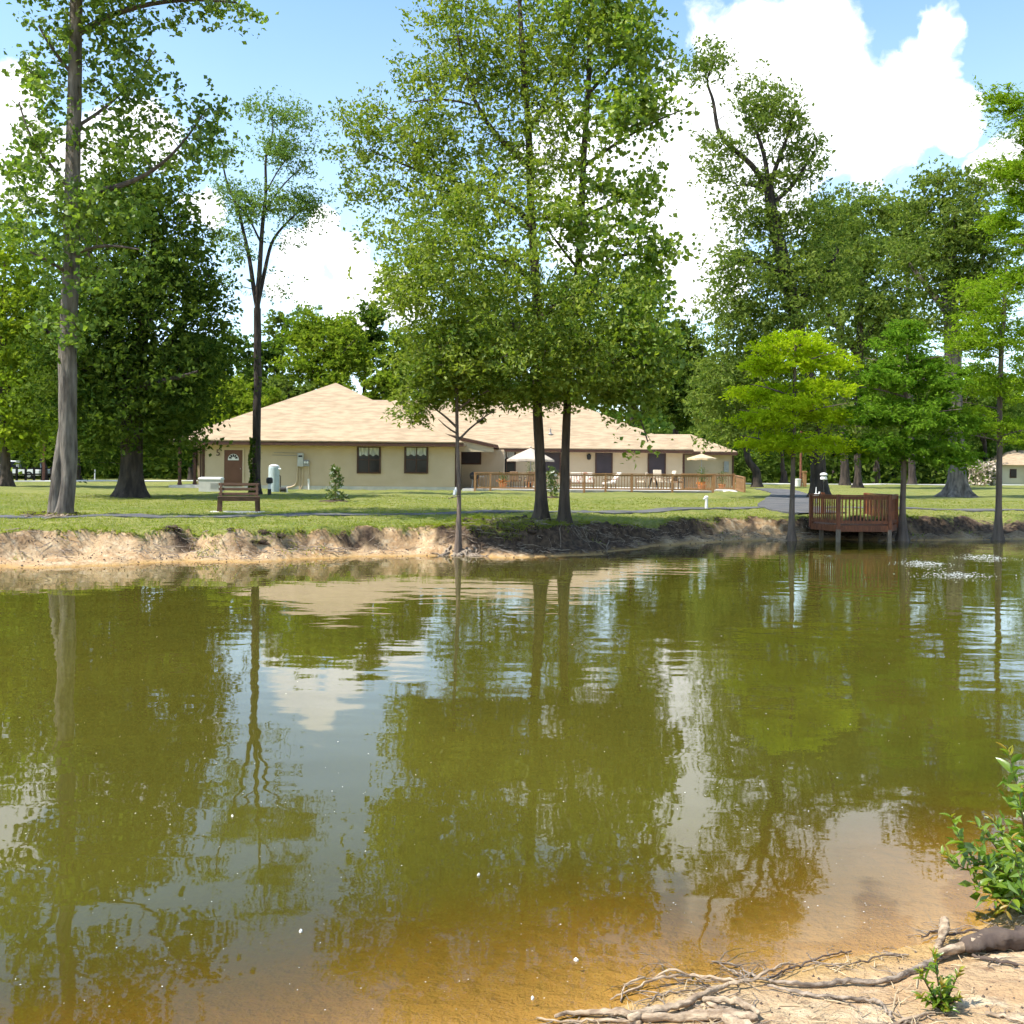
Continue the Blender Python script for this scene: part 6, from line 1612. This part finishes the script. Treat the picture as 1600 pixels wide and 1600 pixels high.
def bank_sods():
    """dark sods and root mats slumping from the turf lip"""
    rg = np.random.default_rng(41); n = 40000
    d = 19.8+11.5*rg.random(n); x = (rg.random(n)*1760-880)/1600*d
    z, s, dr = terrain(x, d); pat = fbm(x*.8, d*.8, 55)+.6*fbm(x*2.5, d*2.5, 56)
    ok = (dr > .35) & (dr < .98) & (s > .7) & (z > .34) & (pat > .02); x, y, z = x[ok][:230], d[ok][:230], z[ok][:230]
    nu, nv = 10, 6; th = 2*np.pi*np.arange(nu)/nu; ph = np.pi*np.arange(nv)/(nv-1)
    base = np.stack([np.outer(np.sin(ph), np.cos(th)), np.outer(np.sin(ph), np.sin(th)), np.outer(np.cos(ph), np.ones(nu))], -1).reshape(-1, 3)
    i = np.arange(nv-1)[:, None]*nu; k = np.arange(nu)[None]; F0 = np.stack([i+k, i+nu+k, i+nu+(k+1) % nu, i+(k+1) % nu], -1).reshape(-1, 4)
    V = []; F = []; G = []
    for j in range(len(x)):
        r = .04+.09*rg.random()**2; w = 1+.35*rg.normal(size=(len(base), 1)); w[:nu] = 1; w[-nu:] = 1
        V.append(base*w*r*np.array([1.5, .8, .62])+np.array([x[j], y[j]-.03, z[j]-.03*rg.random()])); F.append(F0+j*len(base))
        for q in range(26):
            G.append((x[j]+rg.normal()*r*1.1, y[j]-.02+rg.normal()*r*.5, z[j]+r*.35))
    o = link('bank_sods', np_mesh('bank_sods', np.concatenate(V), [np.concatenate(F)], M['mulch'], False)); tag(o, 'dark sods and root mats slumping from the turf edge of the far bank', 'sods', kind='stuff')
    G = np.array(G); m = len(G); L = .07+.13*rg.random(m); a = rg.random(m)*6.28; sd_ = np.stack([np.cos(a), np.sin(a), 0*a], 1)*.008
    tip = G+np.stack([rg.normal(size=m)*.05, -.05-.07*rg.random(m), L*(rg.random(m)*1.3-.7)], 1)
    V = np.stack([G-sd_, G+sd_, tip], 1).reshape(-1, 3)
    o = link('bank_weeds', np_mesh('bank_weeds', V, [np.arange(3*m).reshape(-1, 3)], M['grass_blade'], False, {'tint': np.repeat(rg.random(m), 3)})); tag(o, 'coarse weeds hanging over the edge of the far bank', 'weeds', kind='stuff')
bank_sods()

# leafy bush and sprout on the near bank: every leaf its own piece
def leaf_shape(name, mat, L=1.0, Wd=.38, fold=.10, curl=.18, tint=.5):
    ns = 6; vs = []; fs = []; tv = []
    for i in range(ns+1):
        t = i/ns; w = Wd*.5*math.sin(math.pi*min(1, t*.92+.04))**.8*(1-.25*t); zc = -curl*t*t
        if i in (0, ns): w = .004
        vs += [(-w, L*t, zc+fold*w*2), (0, L*t, zc), (w, L*t, zc+fold*w*2)]
    for i in range(ns):
        a = 3*i; fs += [(a, a+1, a+4, a+3), (a+1, a+2, a+5, a+4)]
    me = np_mesh(name, np.array(vs), [np.array(fs)], mat, True, {'tint': np.full(len(vs), tint)})
    return me
NEAR = [leaf_shape('leaf', M['leaf_near'], 1, .40, .3, .22, t) for t in (.1, .35, .6, .9)]+[leaf_shape('leaf', M['leaf_near'], 1, .34, .5, .4, t) for t in (.2, .5, .8)]
TIPS = [leaf_shape('leaf', M['leaf_tip'], 1, .34, .4, .2, t) for t in (.2, .8)]
def leafy(name, label, base, stems, lsize, gap, seed, cat='bush', maxn=290):
    r = random.Random(seed); o = empty(name, base, label, cat); cnt = 0
    for st in stems:
        A = np.array([tuple(Vector(p)-base) for p in st]); seg = np.linalg.norm(np.diff(A, axis=0), axis=1); cum = np.concatenate([[0], np.cumsum(seg)])
        m = max(6, int(cum[-1]/.02)); u = np.linspace(0, cum[-1], m); B = np.stack([np.interp(u, cum, A[:, k]) for k in range(3)], 1)
        for _ in range(6): B[1:-1] = .25*B[:-2]+.5*B[1:-1]+.25*B[2:]
        t = Tubes(); t.add(*np_tube(B, np.linspace(.0045, .0014, m), 6)); t.obj('stem', M['stem_red'], o, (0, 0, 0))
        s_ = cum[-1]*.12; side = 1
        while s_ < cum[-1] and cnt < maxn:
            p = Vector([np.interp(s_, u, B[:, k]) for k in range(3)]); p2 = Vector([np.interp(min(s_+.02, cum[-1]), u, B[:, k]) for k in range(3)])
            t_ = (p2-p).normalized() if (p2-p).length > 1e-6 else Vector((0, 0, 1))
            tip = s_ > cum[-1]-.035
            for q in range(3 if tip else 1):
                az = r.random()*6.28 if tip else (side*1.5+r.gauss(0, .7)-.6); side = -side
                lat = Vector((math.cos(az), math.sin(az), .25+.3*r.random())).normalized()
                d_ = (t_*(1.1 if tip else .45)+lat).normalized(); up_ = Vector((r.gauss(0, .35), r.gauss(0, .35), 1)); up_ = (up_-d_*up_.dot(d_)).normalized()
                x_ = d_.cross(up_).normalized(); L = lsize*(.55+.7*r.random())*(.6 if tip else 1)
                me = r.choice(TIPS if tip and r.random() < .6 else NEAR)
                f = link('leaf', me, o); Mx = Matrix((x_, d_, up_)).transposed().to_4x4(); f.matrix_local = Matrix.Translation(p)@Mx@Matrix.Scale(L, 4); cnt += 1
            s_ += gap*(.7+.6*r.random())
    return o
b0 = gp(1598, 1420); b0.z = gz(b0.x, b0.y)
BD = b0.y
def bp(px, py, dd=0.0): return P(px, py, BD+dd)
rr = random.Random(5)
st = [[b0, bp(1605,1340), bp(1596,1260,-.05), bp(1585,1210,-.05), bp(1573,1170,-.05)],
      [b0, bp(1580,1370), bp(1545,1350,-.1), bp(1520,1345,-.12), bp(1500,1310,-.12), bp(1485,1275,-.12)],
      [b0, bp(1585,1370,.05), bp(1560,1330,.05), bp(1540,1300,.05), bp(1520,1285,.05)],
      [b0, bp(1590,1360,-.1), bp(1575,1320,-.1), bp(1560,1290,-.1), bp(1548,1280,-.1)],
      [b0, bp(1560,1380,-.05), bp(1525,1365,-.1), bp(1490,1350,-.15), bp(1472,1335,-.15)],
      [b0, bp(1570,1395,-.1), bp(1545,1385,-.15), bp(1520,1390,-.2)],
      [b0, bp(1612,1330,.1), bp(1604,1290,.1), bp(1596,1250,.1), bp(1590,1240,.1)],
      [b0, bp(1600,1380,-.2), bp(1585,1340,-.25), bp(1580,1310,-.25)],
      [b0, bp(1580,1400,-.15), bp(1562,1400,-.2), bp(1550,1410,-.22)],
      [b0, bp(1590,1400,-.2), bp(1580,1405,-.25), bp(1570,1425,-.25)],
      [b0, bp(1610,1300,0), bp(1612,1240,0), bp(1606,1200,0)],
      [b0, bp(1575,1375,.1), bp(1560,1350,.15), bp(1545,1335,.15)],
      [b0, bp(1625,1360,-.1), bp(1630,1300,-.1), bp(1625,1260,-.1)], [b0, bp(1600,1350,.15), bp(1585,1315,.2), bp(1570,1330,.2)],
      [b0, bp(1595,1400,-.25), bp(1600,1380,-.3), bp(1590,1360,-.3)]]
leafy('waterside_bush', 'glossy green leafy bush leaning over the water at the right edge', b0, st, .086, .020, 3)
rg = np.random.default_rng(77); bush = bpy.data.objects['waterside_bush']; n = 330
tt = rg.random(n); si = rg.integers(0, len(st), size=n); cc = []
for t_, k in zip(tt, si):
    q = st[k]; f = t_**1.3*(len(q)-1)*.75; i = int(f); v = Vector(q[i]).lerp(Vector(q[i+1]), f-i)-b0
    cc.append((v.x+rg.normal()*.03, v.y+.04+rg.normal()*.04, v.z+rg.normal()*.03))
V, F, T = leaves_np(np.array(cc), n, rg, .075, .42, .6, np.clip(.25+.25*rg.normal(size=n), 0, 1), .1)
fo = link('inner_foliage', np_mesh('inner_foliage', V, [F], M['leaf_near'], False, {'tint': T}), bush); fo['kind'] = 'stuff'
s0 = gp(1472, 1578); s0.z = gz(s0.x, s0.y); SD = s0.y
def sp(px, py, dd=0.0): return P(px, py, SD+dd)
st = [[s0, sp(1468,1545), sp(1462,1515), sp(1460,1492)], [s0, sp(1455,1550,-.02), sp(1442,1530,-.03), sp(1436,1515,-.03)], [s0, sp(1485,1550,.02), sp(1495,1530,.02), sp(1500,1515,.02)],
      [s0, sp(1470,1560,-.04), sp(1468,1545,-.06), sp(1472,1535,-.06)], [s0, sp(1450,1565,-.03), sp(1438,1558,-.04)], [s0, sp(1488,1565,-.03), sp(1500,1560,-.04)], [s0, sp(1478,1575,-.05), sp(1485,1580,-.07)]]
leafy('shore_sprout', 'small leafy sprout growing from the sand near the bleached roots', s0, st, .054, .009, 8, 'plant', 150)

# floating petals and bits
def float_bit(px, py, L, label, seed):
    p = gp(px, py); r = random.Random(seed); d = EYE*FPX/(py-HOR-(px-800)*math.sin(ROLL)); x = P(px, py, d).x
    n = 9; vs = [(L*.5*math.cos(6.283*k/n)*(.8+.3*r.random()), L*.33*math.sin(6.283*k/n)*(.8+.3*r.random()), .004) for k in range(n)]
    m = MB(); m.add([(0, 0, .012)]+vs+[(a, b, -.003) for a, b, c in vs], [(0, 1+k, 1+(k+1) % n) for k in range(n)]+[(1+k, 1+n+k, 1+n+(k+1) % n, 1+(k+1) % n) for k in range(n)])
    tag(m.build('floating_petal', M['petal_white'], None, loc=(x, d, .002)), label, 'petal', 'white petals floating on the pond').rotation_euler.z = r.random()*3
float_bit(900, 1501, .021, 'white petal floating left above the root tangle', 1)
float_bit(832, 1561, .017, 'white petal floating by the left tip of the bleached roots', 2)
float_bit(470, 1456, .022, 'white petal floating alone on the lower left water', 3)
float_bit(363, 1276, .018, 'white petal floating on the dark tree reflection at left', 4)
float_bit(748, 1368, .018, 'pale sliver floating on the middle of the near water', 5)
def scum():
    rg = np.random.default_rng(31); n = 420
    py = 930+660*rg.random(n)**.8; px = rg.random(n)*1500+20; d = EYE*FPX/(py-HOR); x = (px-800)/1600*d
    ok = shore(x, d) < -.15; x, d = x[ok], d[ok]; n = len(x)
    a = rg.random(n)*6.28; L = (.002+.004*rg.random(n)**2)*np.clip(d/5, .8, 2.2)
    c, s_ = np.cos(a)*L, np.sin(a)*L; z = np.full(n, .004)
    V = np.stack([np.stack([x+c, d+s_, z], 1), np.stack([x-s_*.6, d+c*.6, z], 1), np.stack([x-c, d-s_, z], 1), np.stack([x+s_*.6, d-c*.6, z], 1)], 1).reshape(-1, 3)
    o = link('floating_specks', np_mesh('floating_specks', V, [np.arange(4*n).reshape(-1, 4)], M['petal_white'], False))
    tag(o, 'tiny pale specks of pollen and petals floating on the pond', 'specks', kind='stuff')
scum()
